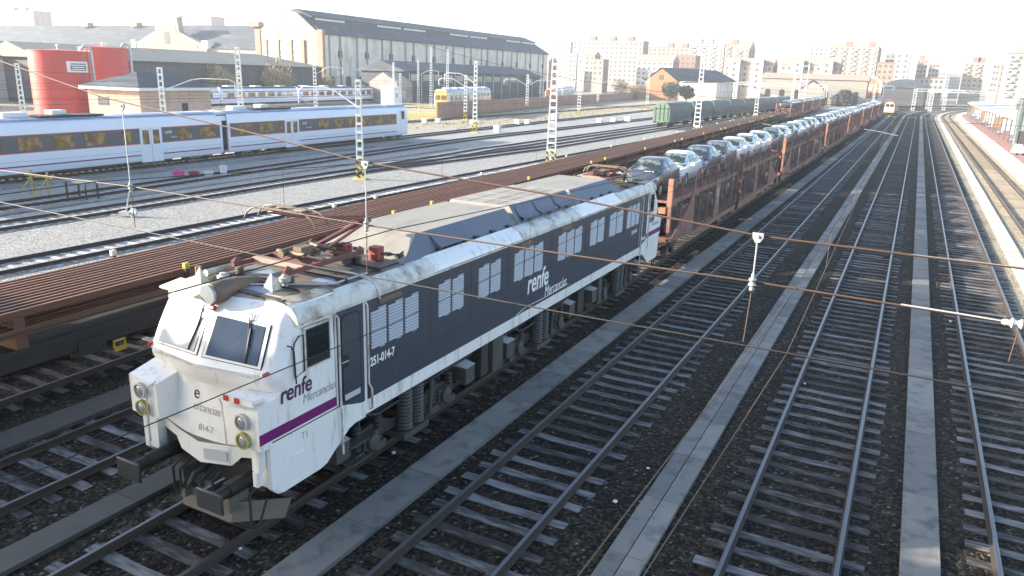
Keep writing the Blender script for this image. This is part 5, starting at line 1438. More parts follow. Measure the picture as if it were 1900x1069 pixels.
wire([(.12,Y0,6.521),(.5,Y0,6.521),(.95,Y0,6.521)], .008, 'insulator', 'pale rod insulator in the uppermost span wire at right', 'rod_insulator', 6)
wire([(.12,Y0,6.118),(.5,Y0,6.112),(.80,Y0,6.103)], .008, 'insulator', 'pale rod insulator in the middle span wire at right', 'rod_insulator', 6)
def pulley(x, zt, zb, label):
    t = empty('span_hanger', (x,Y0,zb), 0, label, 'hanger', 'span wire hangers with white insulators')
    mb = MB(); h = zt-zb; mb.prism([(-.045,h+.028),(.045,h+.028),(.048,h-.01),(.024,h-.05),(-.010,h-.06),(-.04,h-.018)], -.035, -.012, 'y'); mb.lathe([(.001,-.012),(.014,-.012),(.014,.012),(.001,.012)], 8, (.0,-.036,h), 'y'); mb.build('clamp', M['insulator'], t)
    mb = MB(); mb.cyl((0,-.02,.05),(0,-.02,zt-zb),.007,6); mb.build('rod', M['steel'], t)
    mb = MB(); mb.lathe([(.010,-.08),(.024,-.065),(.016,-.04),(.036,-.025),(.02,0),(.036,.025),(.016,.04),(.012,.08)], 12, (0,-.02,0)); mb.build('insulator', M['insulator'], t, sharp=60)
    mb = MB(); mb.cyl((0,-.02,-.10),(-.02,0,-.55),.006,5); mb.build('drop_wire', M['wire_brown'], t)
pulley(-9.0, 7.24, 6.20, 'white insulator hanger seen against the white coach doors')
pulley(-5.13, 6.81, 6.15, 'white insulator hanger seen at the raised pantograph knee')
pulley(-1.02, 6.53, 6.13, 'white insulator hanger over the frosted right-hand tracks')
t = empty('strain_insulator', (.90,Y0,6.10), 0, 'small white strain insulator at the right picture edge', 'insulator')
mb = MB(); mb.lathe([(.012,-.10),(.026,-.08),(.020,-.05),(.040,-.03),(.024,0),(.040,.03),(.020,.05),(.012,.10)], 12, (0,0,0), 'x'); mb.build('porcelain', M['insulator'], t, sharp=60)
mb = MB(); mb.cyl((.02,0,-.02),(0,0,-.30),.005,5); mb.build('drop_wire', M['wire_brown'], t)
# contact + messenger wires with droppers
SUP = [Y0, 42, 84, 126, 170, 215]
def lines(x0f, zc, zm, label, mk='wire_dark', r=.006, y_back=-6):
    for i in range(len(SUP)-1):
        a, b = SUP[i], SUP[i+1]
    p = []; 
    ys_ = [y_back]+SUP
    mess = []
    for i in range(len(ys_)-1):
        a, b = ys_[i], ys_[i+1]; st = (.22 if i % 2 else -.22); st2 = -st
        q = sag((x0f(a)+st, a, zm), (x0f(b)+st2, b, zm), .45 if i else .1, 8); mess += q[:-1] if i < len(ys_)-2 else q
    con = [(x0f(y)+(.22 if k % 2 else -.22), y, zc) for k, y in enumerate(ys_)]
    t = empty('overhead_line', (0,0,0), 0, label, 'overhead line', 'overhead lines along the tracks')
    mb = MB(); mb.tube(mess, r, 4); mb.build('messenger_wire', M[mk], t)
    mb = MB(); mb.tube(con, r, 4); mb.build('contact_wire', M[mk], t)
    mb = MB()
    for i in range(1, len(ys_)-1):
        a, b = ys_[i], ys_[i+1]
        for u in (.1,.25,.4,.6,.75,.9):
            y = a+(b-a)*u; z = zm-.45*4*u*(1-u); s0 = .22 if i % 2 else -.22
            x = x0f(y)+s0*(1-2*u); mb.tube([(x,y,zc),(x,y,z)], r*.7, 3)
    mb.build('dropper', M[mk], t); return t
lines(lambda y: fA(y)+.1, 5.32, 6.2, 'thin overhead wires above the locomotive and its car train')
lines(lambda y: fB(y)+.75 if y < 20 else fB(y), 5.05, 6.12, 'overhead wires crossing before the locomotive front, above the next track')
lines(lambda y: fC(y), 5.55, 6.13, 'brown overhead wires above the middle frosted track', 'wire_brown', .0036)
lines(lambda y: fD(y), 5.45, 6.3, 'overhead wires above the track beside the rightmost shaded strip', 'wire_brown', .004)
lines(lambda y: fT(y), 5.5, 6.7, 'overhead wires above the pale siding beside the long rails', 'wire_dark', .008)
lines(lambda y: fW(y), 5.3, 6.6, 'overhead wires above the white train', 'wire_dark', .008)
lines(lambda y: fP1(y), 5.3, 6.6, 'overhead wires above the shaded siding beside the white train', 'wire_dark', .007)
lines(lambda y: -72.5, 5.5, 6.9, 'overhead wires above the track by the brick wall', 'wire_dark', .008)
lines(lambda y: -84-.1*y, 5.6, 7.0, 'overhead wires over the yard left of the brick wall', 'wire_dark', .009)
lines(lambda y: -104-.13*y, 5.6, 7.2, 'overhead wires above the far pale coaches', 'wire_dark', .01)
for i, y in enumerate((42, 84, 126, 170, 215)):
    xa, xb = -28.8, 11.8
    z0 = 9.6
    wire(sag((xa,y,z0),(xb,y,z0-1.5),1.9,14), .014, 'wire_brown', f"sagging span wire across all the tracks, {ordinal(i)} one beyond the locomotive front", 'span_wire')
    wire([(xa,y,6.3),(xb,y,6.3)], .012, 'wire_brown', f"level span wire across all the tracks, {ordinal(i)} one beyond the locomotive front", 'span_wire')
    for nm, f in (('second right of the train', fB),('third right of the train', fC),('fourth right of the train', fD)):
        s = 1 if i % 2 else -1
        o = wire([(f(y)-s*.25,y,5.55),(f(y)+s*.6,y,5.7),(f(y)+s*1.3,y,5.78)], .012, 'insulator', f"thin pale steady arm of the {ordinal(i)} span, above the track {nm}", 'steady_arm')
        o['category'] = 'steady arm'
for i,(x,y,z) in enumerate(((11.9,42,9.2),(12.1,84,9.2))):
    pass

# ================================================================ the footbridge the picture is taken from (behind the camera)
fb = empty('station_footbridge', (0,-.9,0), 0, 'covered footbridge with corrugated side screen, carrying the viewpoint over the tracks', 'footbridge')
mb = MB(); mb.box(-110,26,-3.0,.25,5.85,6.12); mb.build('deck', M['concrete'], fb)
mb = MB(); rows = []; n = 450
for i in range(n+1):
    x = -110+136*i/n; y = .06*math.sin(i*math.pi*.5)
    rows.append([(x,y,5.85),(x,y,6.9),(x,y,9.3+.12*math.sin(i*math.pi*.5))])
mb.grid(rows, 0, False); mb.build('corrugated_screen', M['steel'], fb, recalc=False)
mb = MB(); mb.box(-110,26,-3.1,-.12,9.1,9.2); mb.build('roof', M['steel'], fb)
for x in (-100,-62,-45.5,-26,-12.1,5.5,14):
    for y in (-2.6,-.3):
        mb = MB(); mb.box(x-.15,x+.15,y-.15,y+.15,-.3,5.85); mb.build('pier', M['steel'], fb)
# ================================================================ BUILDINGS
def windows(par, mk, pts_, wx, wz, axis, o=.03, name='window', frame=None):
    """one window object per centre (u, z) on a wall plane; axis = ('y', yplane, sign) or ('x', xplane, sign)"""
    a, pl, s = axis
    for (u, z) in pts_:
        mb = MB(); p0, p1 = sorted((pl-s*.15, pl+s*o))
        if a == 'y': mb.box(u-wx/2,u+wx/2,p0,p1,z-wz/2,z+wz/2)
        else: mb.box(p0,p1,u-wx/2,u+wx/2,z-wz/2,z+wz/2)
        mb.build(name, M[mk], par)
def hashmat(name, c, gapc, fl=3.0, bay=3.4, var=.12, wz=.45, wx=.5, glass=(.13,.13,.14)):
    return mat(name, c, .85, var=var, scale=.25)
APC = {'pale': hashmat('flat_pale', (.38,.335,.29), 0), 'pink': hashmat('flat_pink', (.37,.265,.22), 0), 'brick': hashmat('flat_brick_and_shade', (.26,.155,.125), 0), 'peach': hashmat('flat_peach', (.39,.31,.24), 0), 'grey': hashmat('flat_grey', (.26,.26,.265), 0), 'orange': hashmat('flat_orange', (.36,.225,.16), 0), 'white': hashmat('flat_white', (.44,.41,.37), 0)}
WMESH = {}
def flats(x0, x1, y, dep, top, c, label, side_c='brick', caps=(), nb=None, balcony=False, roof='flat', fl=3.0, rz=0, winw=1.3, group='apartment blocks on the skyline'):
    t = empty('apartment_building', ((x0+x1)/2, y, -.2), rz, label, 'apartment block', group)
    w = (x1-x0)/2; H_ = top+.2
    mb = MB(); mb.box(-w,w,0,dep,0,H_)
    for i in range(len(mb.m)): pass
    fm = [0]*6; mb.m = [0,0,0,1,0,0]  # right wall takes its own colour, painting the shaded side
    mb.build('walls', [APC[c], APC[side_c]], t)
    mb = MB()
    if roof == 'flat': mb.box(-w-.2,w+.2,-.2,dep+.2,H_,H_+.45)
    else: mb.prism([(-.4,H_),(dep/2,H_+dep*.28),(dep+.4,H_)], -w-.3, w+.3, 'x')
    mb.build('roof', M['tile'] if roof != 'flat' else APC[side_c], t)
    for cx in caps:
        mb = MB(); mb.box(cx*w-2.0,cx*w+2.0,1.5,5.5,H_+.45,H_+3.4); mb.build('roof_house', APC['brick' if c != 'white' else 'pink'], t)
    n = nb or max(2, int(2*w/3.6)); rows = max(2, int(H_/fl)); bx = 2*w/n
    # window grid: at these distances one object per storey
    cnt = [0]; rest = MB()
    def part(kind, mk, dims, c):
        key = (kind, tuple(round(v,2) for v in dims))
        if key not in WMESH:
            q = MB(); q.boxc((0,0,0), dims); o = q.build(kind, M[mk] if mk in M else APC[mk]); WMESH[key] = o.data; bpy.data.objects.remove(o)
        if cnt[0] >= 100 and kind == 'window': rest.boxc(c, dims); return
        if kind == 'window': cnt[0] += 1
        o = bpy.data.objects.new(kind, WMESH[key]); COL.objects.link(o); o.parent = t; o.location = c
    for r_ in range(rows):
        z = H_ - fl*(r_+.55)
        if z < 6: break
        for i in range(n):
            u = -w+bx*(i+.5); part('window', 'window_far', (winw,.15,1.4), (u,.025,z))
            if balcony and i % 2 == 0: part('balcony', 'white', (bx*.84,1.15,.85), (u,-.525,z-.875))
        m_ = max(1, min(4, int(dep/5)))
        for i in range(m_): part('window', 'window_far', (.15,1.2,1.4), (w-.025, dep*(i+.5)/m_, z))
    if rest.v: tag(rest.build('window', M['window_far'], t), kind='stuff')
    return t
flats(-224,-172,520,12,33.5,'pale','long pale apartment block with three brown stair caps, behind the brick wall',caps=(-.45,.12,.62),nb=15)
flats(-172.2,-165.5,430,9,18.7,'pink','small pink block with brown shaded side in front of the long pale block',nb=2)
flats(-189.5,-183,460,10,22.1,'peach','narrow gabled peach block left of the small pink one',nb=2,roof='gable')
flats(-209,-203.8,480,8,23.3,'white','narrow white block left of the gabled peach one',nb=2,side_c='grey')
flats(-198.4,-191,470,9,22.8,'white','narrow white block beside the gabled peach one, nearer it',nb=2,side_c='grey')
flats(-222,-205.1,440,12,17.5,'peach','low peach house with dark red roof beside the tall mast',nb=5,roof='gable')
flats(-162,-138.7,480,14,20.0,'white','wide white house with red brown roof behind the orange gabled shed',roof='gable',nb=7)
flats(-181,-150.9,560,13,31.3,'pink','pinkish brick block with dark chimneys behind the wide white house',caps=(.05,.75),nb=9)
flats(-143,-130,500,12,23.9,'brick','dark brown brick block right of the wide white house',side_c='brick',nb=4)
flats(-145.3,-121.4,540,14,33.2,'white','tall white block with many balconies left of centre skyline',caps=(-.5,.1),nb=7,balcony=True)
flats(-119.6,-111.5,535,13,32.7,'pink','tall pinkish block with balconies beside the tall white one',caps=(.3,),nb=3,balcony=True)
flats(-109.5,-101,520,20,29.5,'peach','tall peach block with brown shaded end and pitched roof',nb=3,balcony=True,roof='gable')
flats(-95.6,-70.4,430,14,17.4,'peach','low peach terrace with dark gabled end before the tall blocks',nb=8,roof='gable')
flats(-66.6,-38,430,16,18.0,'peach','long low peach terrace behind the long arched shed',nb=10,roof='gable')
for i, x in enumerate((-90,-78,-58,-44)):
    flats(x-3,x+3,427.5,6,19.8,'white',['white stair tower at the left end of the low peach terrace','white stair tower near the gabled end of the peach terrace','white stair tower on the long peach terrace, left one','white stair tower on the long peach terrace, right one'][i],nb=1,side_c='grey',group='white stair towers')
flats(-69.2,-57.8,560,14,33,'white','white block with plain wall left of the wide balconied block',nb=4)
flats(-56.7,-27.2,550,40,32.8,'peach','wide cream balconied block with brown shaded end and two roof houses',caps=(-.2,.72),nb=9,balcony=True)
flats(-24.6,-19,600,10,30.6,'grey','grey block between the wide balconied block and the white tower',nb=2,side_c='grey')
flats(-22.6,-14.5,470,9,21,'orange','orange block before the white tower',nb=3)
flats(-15.9,-8.2,520,26,28.2,'white','white tower block with grey shaded flank near the track end',caps=(.4,),nb=2,side_c='grey')
flats(-4.7,1.7,620,20,27.5,'pink','striped pink and white block right of the white tower',nb=3,side_c='grey',caps=(-.2,),balcony=True)
flats(2.8,9,600,16,25,'peach','peach block with shaded base right of the striped block',nb=3,side_c='grey')
flats(-3.5,10.4,480,12,13.8,'pale','long low pale building just above the far tracks',nb=6)
flats(13,20,880,14,24.5,'grey','distant bluish grey block in the gap of the skyline, left',nb=3,side_c='grey')
flats(21,37,900,16,24.5,'grey','distant bluish grey block in the gap of the skyline, right',nb=6,side_c='grey')
flats(21.7,33.1,560,16,24.6,'peach','peach and white block with shaded flank above the platform roof',nb=4,side_c='grey',caps=(.1,.6),balcony=True)
flats(31.8,35.1,480,12,22.1,'white','slim white block above the far platform roof',nb=2,side_c='pink')
flats(34.7,38.5,470,12,21.5,'orange','slim orange block right of the slim white one',nb=2,side_c='grey')
flats(31.6,37.5,400,14,23.8,'white','white balconied block at the right picture edge',nb=2,caps=(.5,),balcony=True,side_c='brick')
flats(-736,-688,420,16,49.5,'pink','brick apartment block over the workshop roof at the left edge',nb=14,caps=(-.3,.4))
flats(-620,-585,520,16,52,'pale','pale block peeping over the workshop roof beside the stepped gable',nb=9)
rr = random.Random(11)
skyl = [('pale',.0),('pink',.2)]
for i,(u0,u1,top,c) in enumerate(((-300,-278,38,'pale'),(-262,-246,36,'pink'),(-100,-92,24,'pale'),(-52,-40,25,'white'))):
    flats(u0,u1,640+i*7,14,top,c,['far pale block over the hall roof end','far pink block left of the long pale block','far pale block between the tall blocks and the terrace','far white block over the long peach terrace'][i],nb=4,side_c='grey')
# ---------------------------------------------------------------- big brick hall
def gable_poly(pts_, y0, y1): return pts_
hall = empty('workshop_hall', (-160,183,-.2), R(-1.0), 'long brick workshop hall with bright gable and slate roof with skylight strip', 'hall')
HL, HWd, HE, HR_ = 153, 26.4, 18.6, 24.4
mb = MB(); mb.box(-HWd+.4,0,.4,HL,0,HE); mb.build('side_wall', M['stone_grey'], hall)
mb = MB(); g_ = [(-HWd-.5,0),(.5,0),(.5,HE+.6),(-1.6,HE+.4),(-9.8,HR_+.3),(-16.6,HR_+.3),(-HWd+1,HE+.6),(-HWd-.5,HE+.6)]
mb.prism(g_, -.3, .4, 'y'); gb = mb.build('gable_wall', M['render_pale'], hall)
mb = MB(); mb.box(-1.6,.62,-.5,.6,0,HE+1.0); mb.box(-HWd-.62,-HWd+1.6,-.5,.6,0,HE+1.0); build_by(mb, lambda c: c.x > -10, 'corner_pier', M['brick'], hall)
mb = MB(); mb.prism([(-HWd-.6,HE),(-HWd/2-3.2,HR_),(-HWd/2+3.2,HR_),(.7,HE),(.7,HE-.3),(-HWd-.6,HE-.3)], .45, HL+.5, 'y'); rf = mb.build('roof', M['slate'], hall)
mb = MB(); mb.prism([(-HWd/2-6.4,HR_-.75),(-HWd/2,HR_+1.5),(-HWd/2+6.6,HR_-.75),(-HWd/2+6.6,HR_-1.0),(-HWd/2+6.2,HR_-1.0),(-HWd/2+6.2,HR_-2.4),(-HWd/2-6,HR_-2.4)], 3, HL+.5, 'y'); mb.build('ridge_roof', M['slate'], rf)
sk = MB()
for i in range(10):
    x_ = -HWd/2+6.24; sk.add([(x_,5+i*15,HR_-2.0),(x_,5+i*15+13.5,HR_-2.0),(x_,5+i*15+13.5,HR_-1.05),(x_,5+i*15,HR_-1.05)],[(0,1,2,3)], 1 if i % 3 == 1 else 0)
build_by(sk, lambda c: int(c.y/15), 'skylight', [M['white_plain'], M['window_far']], rf, recalc=False)
nb = 12; bay = HL/nb
for i in range(nb):
    mb = MB(); u = bay*(i+.62); mb.prism([(u-1.0,11.9),(u+1.0,11.9),(u+1.0,13.6),(u+.6,14.1),(u-.6,14.1),(u-1.0,13.6)], -.1, .06, 'x'); mb.build('window', M['window_dark'], hall)
    for k in (.3,.9):
        u = bay*(i+k); mb = MB(); mb.prism([(u-1.3,1.5),(u+1.3,1.5),(u+1.3,5.6),(u+.8,6.4),(u-.8,6.4),(u-1.3,5.6)], -.1, .06, 'x'); mb.build('arched_window', M['window_dark'], hall)
    for k in (.12,.5):
        u = bay*(i+k)+bay*.12; mb = MB(); mb.box(0,.28,u-.32,u+.32,0,HE-.35); mb.build('pilaster', M['render_pale'] if k < .2 else M['brick_pale'], hall)
for x in (-20.2,-14.9,-9.6):
    mb = MB(); mb.box(x-1.7,x+1.7,-.5,-.25,8,16.2); gw_ = mb.build('gable_window', M['pane_gable'], gb)
    mb = MB()
    for k in (-.85,0,.85): mb.box(x+k-.06,x+k+.06,-.56,-.5,8,16.2)
    for z in (10,12,14): mb.box(x-1.7,x+1.7,-.56,-.5,z-.06,z+.06)
    mb.build('glazing_bar', M['white_plain'], gw_)
for x in (-22.6,-17.5,-12.2,-7.2):
    mb = MB(); mb.box(x-.7,x+.7,-.75,-.3,7,16.6); mb.build('gable_pier', M['brick_pale'], gb)
mb = MB(); mb.box(.06,.14,19.5,24.5,9.6,11.2); pl_ = mb.build('sign_board', M['white_plain'], hall); mb = MB(); mb.box(.14,.16,21.5,24,9.9,10.5); mb.build('sign_stripe', M['grey_text'], pl_)
mb = MB()
for i in range(8):
    u = 12+i*18.5; mb.tube([(.7,u,HE-.2),(.7,u,HE+2.6)], .05, 4)
build_by(mb, lambda c: int((c.y-4)/18.5), 'roof_rod', M['under'], rf)
# ---------------------------------------------------------------- workshop with stepped gable, far left
ws = empty('workshop_building', (-300,232,-.2), 0, 'far left workshop with long dark roof and pale stepped gable', 'workshop')
mb = MB(); mb.box(-150,66,0,26,0,15.4); mb.build('wall', M['render_pale'], ws)
mb = MB(); mb.prism([(-.8,15.2),(13,25.2),(26.8,15.2)], -150, 66.5, 'x'); mb.build('roof', M['slate'], ws)
mb = MB(); mb.prism([(-8,0),(37,0),(37,15.5),(35,17.5),(33,17.4),(21.5,21.5),(20.5,27.6),(7.5,27.6),(6.8,22),(-5,17.6),(-7,17.4),(-8,15.5)], -1.6, 1.2, 'y'); gg = mb.build('stepped_gable', M['render_pale'], ws)
mb = MB(); mb.prism([(-3,14),(32,14),(32,16.6),(20,20.6),(19.4,24.5),(8.6,24.5),(8,20.8),(-3,16.8)], -1.75, -1.55, 'y'); mb.build('brick_field', M['brick_pale'], gg)
mb = MB(); mb.box(5.8,22.2,-1.9,1.5,27.4,28.1); mb.box(-9,-6.5,-1.9,1.5,15,18.2); mb.box(34.5,38,-1.9,1.5,15,18.2); build_by(mb, lambda c: (c.x > 0) + (c.x > 30), 'cornice', M['white_plain'], gg)
mb = MB(); mb.box(12.4,15.6,-1.85,-1.6,16.6,21.6); mb.build('window', M['window_far'], gg)
for x in (-60,-25,50): 
    mb = MB(); mb.box(x,x+5,10,13,24.5,26.4); mb.build('chimney', M['brick'], ws)
# ---------------------------------------------------------------- low shed with pale fibre roof and dark plank wall
sh = empty('plank_shed', (-150,92,-.2), 0, 'low shed with pale sloping roof and dark plank wall behind the red tanks', 'shed')
mb = MB(); mb.box(-18,0,0,79,0,8.9); mb.build('plank_wall', M['planks'], sh)
mb = MB(); mb.add([(1.0,-1,8.7),(1.0,80.5,8.7),(-9,64,11.6),(-9,-1,11.6),(-19,80.5,8.7),(-19,-1,8.7)], [(0,1,2,3),(1,4,2),(4,5,3,2),(0,3,5)]); mb.build('roof', M['fibre_roof'], sh, recalc=False)
mb = MB(); mb.box(.0,.12,0,79,8.0,8.8); mb.build('gutter', M['slate'], sh)
for i, y in enumerate((10,24,38,52,66)):
    mb = MB(); mb.box(0,.08,y,y+3,4.2,7.0); mb.build('window', M['window_far'], sh)
# ---------------------------------------------------------------- red tanks
def tank(x, y, r, h, label, sign=False):
    t = empty('storage_tank', (x,y,-.2), 0, label, 'tank', 'red storage tanks')
    mb = MB(); mb.lathe([(r,0),(r,h-.15),(r+.10,h-.15),(r+.10,h),(r-.3,h+.02),(.3,h+.25),(.001,h+.26)], 48, (0,0,0)); mb.build('shell', M['tank_red'], t, sharp=25)
    # weld rings
    mb = MB()
    for k in range(1,6):
        z = h*k/6; mb.lathe([(r+.002,z-.03),(r+.015,z-.03),(r+.015,z+.03),(r+.002,z+.03)], 48, (0,0,0))
    mb.build('weld_ring', M['tank_red'], t)
    a = math.radians(50); px, py = (r+.35)*math.cos(a), (r+.35)*math.sin(a)
    mb = MB(); mb.tube([(px*.7,py*.7,h+.2),(px*.8,py*.8,h+.75),(px*.96,py*.96,h+.65),(px,py,h+.1),(px*1.02,py*1.02,.3)], .26, 8); mb.build('pipe', M['steel'], t)
    mb = MB(); mb.tube([(0,0,h+.2),(0,0,h+.8)], .12, 6); mb.tube([(-.3,0,h+.8),(.3,0,h+.8)], .10, 6); mb.build('vent', M['steel'], t)
    if sign:
        a = math.radians(2.5); n = Vector((math.cos(a),math.sin(a),0)); tx = Vector((-n.y,n.x,0)); c = n*(r+.05)
        def sq(w, z0, z1, o):
            return [tuple(c+n*o-tx*w+Vector((0,0,z0))), tuple(c+n*o+tx*w+Vector((0,0,z0))), tuple(c+n*o+tx*w+Vector((0,0,z1))), tuple(c+n*o-tx*w+Vector((0,0,z1)))]
        mb = MB(); q = sq(1.55,6.5,8.1,.16)+sq(1.55,6.5,8.1,-.35); mb.add(q, [(0,1,2,3),(7,6,5,4),(0,4,5,1),(1,5,6,2),(2,6,7,3),(3,7,4,0)]); sb = mb.build('sign_board', M['white_plain'], t)
        mb = MB(); mb.add(sq(1.25,6.75,7.8,.18), [(0,1,2,3)]); mb.build('sign_panel', M['coach_band'], sb)
        mb = MB(); mb.add(sq(1.2,7.5,7.62,.195), [(0,1,2,3)]); mb.add(sq(1.0,7.2,7.32,.195), [(0,1,2,3)]); mb.add(sq(1.1,6.9,7.02,.195), [(0,1,2,3)]); build_by(mb, lambda c: round(c.z,1), 'sign_line', M['white_text'], sb)
    return t
tank(-118.2,75.2,4.1,9.6,'nearer red storage tank with white sign and grey downpipe',True)
tank(-128.6,90.0,3.9,10.6,'farther red storage tank, half hidden right of the nearer one')
# ---------------------------------------------------------------- brick hut
hut = empty('brick_hut', (-103.5,77.5,-.2), R(8), 'small brick hut with hipped dark tile roof in front of the red tanks', 'hut')
mb = MB(); mb.box(-6.5,3.3,-3.2,11.5,0,4.3); mb.build('wall', brickmat('hut_brick', (.50,.30,.22), (.58,.38,.29), (.50,.42,.36), 1.0), hut)
mb = MB(); mb.box(-7.3,4.1,-4.0,12.3,4.3,4.75); mb.build('eaves', M['white_plain'], hut)
mb = MB(); mb.add([(-7.4,-4.1,4.75),(4.2,-4.1,4.75),(4.2,12.4,4.75),(-7.4,12.4,4.75),(-1.6,1.5,6.9),(-1.6,7,6.9)], [(0,1,4),(1,2,5,4),(2,3,5),(3,0,4,5)]); mb.build('roof', M['slate'], hut)
mb = MB(); mb.box(3.25,3.36,5.0,6.2,0,2.4); mb.build('door', M['dark_gap'], hut)
mb = MB(); mb.box(-4.6,-2.6,-3.26,-3.15,2.0,3.2); mb.build('window', M['window_far'], hut)
# ---------------------------------------------------------------- pale sheds at the left edge
s1 = empty('white_shed', (-176,78,-.2), R(12), 'white gabled shed at the left picture edge behind the nearer red tank', 'shed')
mb = MB(); mb.prism([(-16,0),(16,0),(16,8.5),(8,11.6),(0,8.8),(-8,11.8),(-16,8.6)], 0, 30, 'y'); mb.build('walls', M['white_plain'], s1)
mb = MB(); mb.add([(16.3,-.6,8.5),(8,-.6,11.8),(0,-.6,8.9),(-8,-.6,12.0),(-16.3,-.6,8.6),(16.3,30,8.5),(8,30,11.8),(0,30,8.9),(-8,30,12.0),(-16.3,30,8.6)], [(0,1,6,5),(1,2,7,6),(2,3,8,7),(3,4,9,8)]); mb.build('roof', M['fibre_roof'], s1, recalc=False)
s2 = empty('open_canopy', (-150,62,-.2), R(12), 'low open canopy with dark roof and red beam at the left picture edge', 'canopy')
mb = MB(); mb.prism([(-9,4.2),(0,6.2),(9,4.2),(9,3.9),(-9,3.9)], 0, 14, 'y'); mb.build('roof', M['slate'], s2)
mb = MB(); mb.box(-9,9,-.2,.1,3.4,4.0); mb.build('beam', M['tank_red'], s2)
for x in (-8,0,8):
    mb = MB(); mb.box(x-.15,x+.15,0,.3,0,3.5); mb.build('post', M['tank_red'], s2)
lw = tag((lambda m: (m.box(-128,-112,52,52.5,-.2,1.6), m)[1])(MB()).build('garden_wall', M['stone_grey']), 'low dry stone wall under the canopy at the left edge', 'wall')
# ---------------------------------------------------------------- dark canopy sheds right of hall
for i,(x,y,L_,h,lab) in enumerate(((-126,176,76,8.6,'long dark canopy shed with slate roof in front of the hall'),(-138,254,34,8.2,'smaller dark shed continuing the canopy beyond the hall end'))):
    t = empty('canopy_shed', (x,y,-.2), 0, lab, 'shed', 'dark canopy sheds')
    mb = MB(); mb.box(-14,0,0,L_,0,h); mb.build('wall', M['planks'], t)
    mb = MB(); mb.prism([(-15,h),(-7,h+2.6),(1.2,h),(1.2,h-.3),(-15,h-.3)], -.8, L_+.8, 'y'); mb.build('roof', M['slate'], t)
    for k in range(int(L_/6)):
        mb = MB(); mb.box(0,.15,3+k*6,3.3+k*6,0,h-.2); mb.build('post', M['steel'], t)
    for k in range(int(L_/6)-1):
        mb = MB(); mb.box(0,.06,4+k*6,8+k*6,h-2.6,h-.9); mb.build('window', M['glass_pale'], t)
gs = empty('annex_house', (-122,168,-.2), 0, 'pale gabled annex with blue door at the near end of the canopy shed', 'shed'); mb = MB(); mb.prism([(-9,0),(0,0),(0,5.5),(-4.5,8.0),(-9,5.5)], 0, 7, 'y'); mb.build('wall', M['render_pale'], gs); mb = MB(); mb.box(-.05,.06,1,4,0,3.6); mb.build('door', M['glass_pale'], gs)
# white cabin
cb = empty('white_cabin', (-110.5,149.5,-.2), R(15), 'plain white cabin with steep roof line among the masts', 'cabin'); mb = MB(); mb.prism([(-2.4,0),(.9,0),(.9,4.7),(-2.4,5.2)], 0, 4.5, 'y'); mb.build('wall', M['white_plain'], cb)
mb = MB(); mb.box(.85,.96,1.6,2.2,2.4,3.2); mb.build('window', M['window_far'], cb)
# ---------------------------------------------------------------- brick boundary wall + yellow gate
bw = MB(); P0, P1, P2_ = (-78.65,120.9), (-93.1,197.8), (-112.5,350)
for a, b in ((P0,P1),(P1,P2_)):
    dx, dy = b[0]-a[0], b[1]-a[1]; l_ = math.hypot(dx,dy); nx, ny = dy/l_*.2, -dx/l_*.2
    bw.add([(a[0]-nx,a[1]-ny,-.3),(a[0]+nx,a[1]+ny,-.3),(b[0]+nx,b[1]+ny,-.3),(b[0]-nx,b[1]-ny,-.3),(a[0]-nx,a[1]-ny,2.75),(a[0]+nx,a[1]+ny,2.75),(b[0]+nx,b[1]+ny,2.5),(b[0]-nx,b[1]-ny,2.5)],
           [(0,3,2,1),(4,5,6,7),(0,1,5,4),(1,2,6,5),(2,3,7,6),(3,0,4,7)])
tag(bw.build('brick_wall', M['brick']), 'long low brown brick boundary wall running back through the yard', 'wall')
yf_ = empty('yellow_fence', (-85.6,119.2,-.2), math.atan2(1.7,6.9), 'yellow railing panel closing off the end of the brick wall', 'fence')
mb = MB(); mb.box(6.75,7.15,-.12,.12,0,3.0); mb.build('end_post', M['yellow'], yf_)
for x in (0,3.4):
    mb = MB(); mb.box(x-.06,x+.06,-.06,.06,0,2.6); mb.build('post', M['yellow_pale'], yf_)
mb = MB(); mb.box(-2,6.75,-.04,.04,0,.55); mb.build('kick_board', M['yellow'], yf_)
mb = MB()
for z in (1.0,1.5,2.0,2.5): mb.box(-2,6.75,-.025,.025,z-.04,z+.04)
build_by(mb, lambda c: round(c.z*2), 'rail_bar', M['yellow_pale'], yf_)
# ---------------------------------------------------------------- gabled shed, arched shed, gable house, station mass
g1 = empty('gabled_shed', (-100,330,-.2), 0, 'shed with orange gabled front and long slate roof behind the tarpaulin wagons', 'shed')
mb = MB(); mb.prism([(-7,0),(7,0),(7,8.4),(0,13.4),(-7,8.2)], 0, .6, 'y'); gw2 = mb.build('gable_wall', M['orange_render'], g1)
mb = MB(); mb.box(-7,24,.6,40,0,8.2); mb.build('wall', M['stone_grey'], g1)
mb = MB(); mb.add([(-8,-.4,8.0),(0,-.4,13.7),(8,-.4,8.0),(25,42,8.4),(14,42,13.6),(-8,42,8.0),(25,-.2,8.4),(14,20,13.6)], [(0,1,4,5),(1,2,6,3,4)]); mb.build('roof', M['slate'], g1, recalc=False)
mb = MB(); mb.box(-1,1,-.1,.05,8.6,10.6); mb.build('window', M['window_far'], gw2)
ar = empty('arched_shed', (-53,360,-.2), 0, 'long stone shed with arched openings and tiled roof edge', 'shed')
mb = MB(); mb.box(-10,33,0,12,0,10.8); mb.build('wall', M['fibre_roof'], ar)
mb = MB(); mb.prism([(-.6,10.8),(6,13.2),(12.6,10.8)], -10.5, 33.5, 'x'); mb.build('roof', M['tile'], ar)
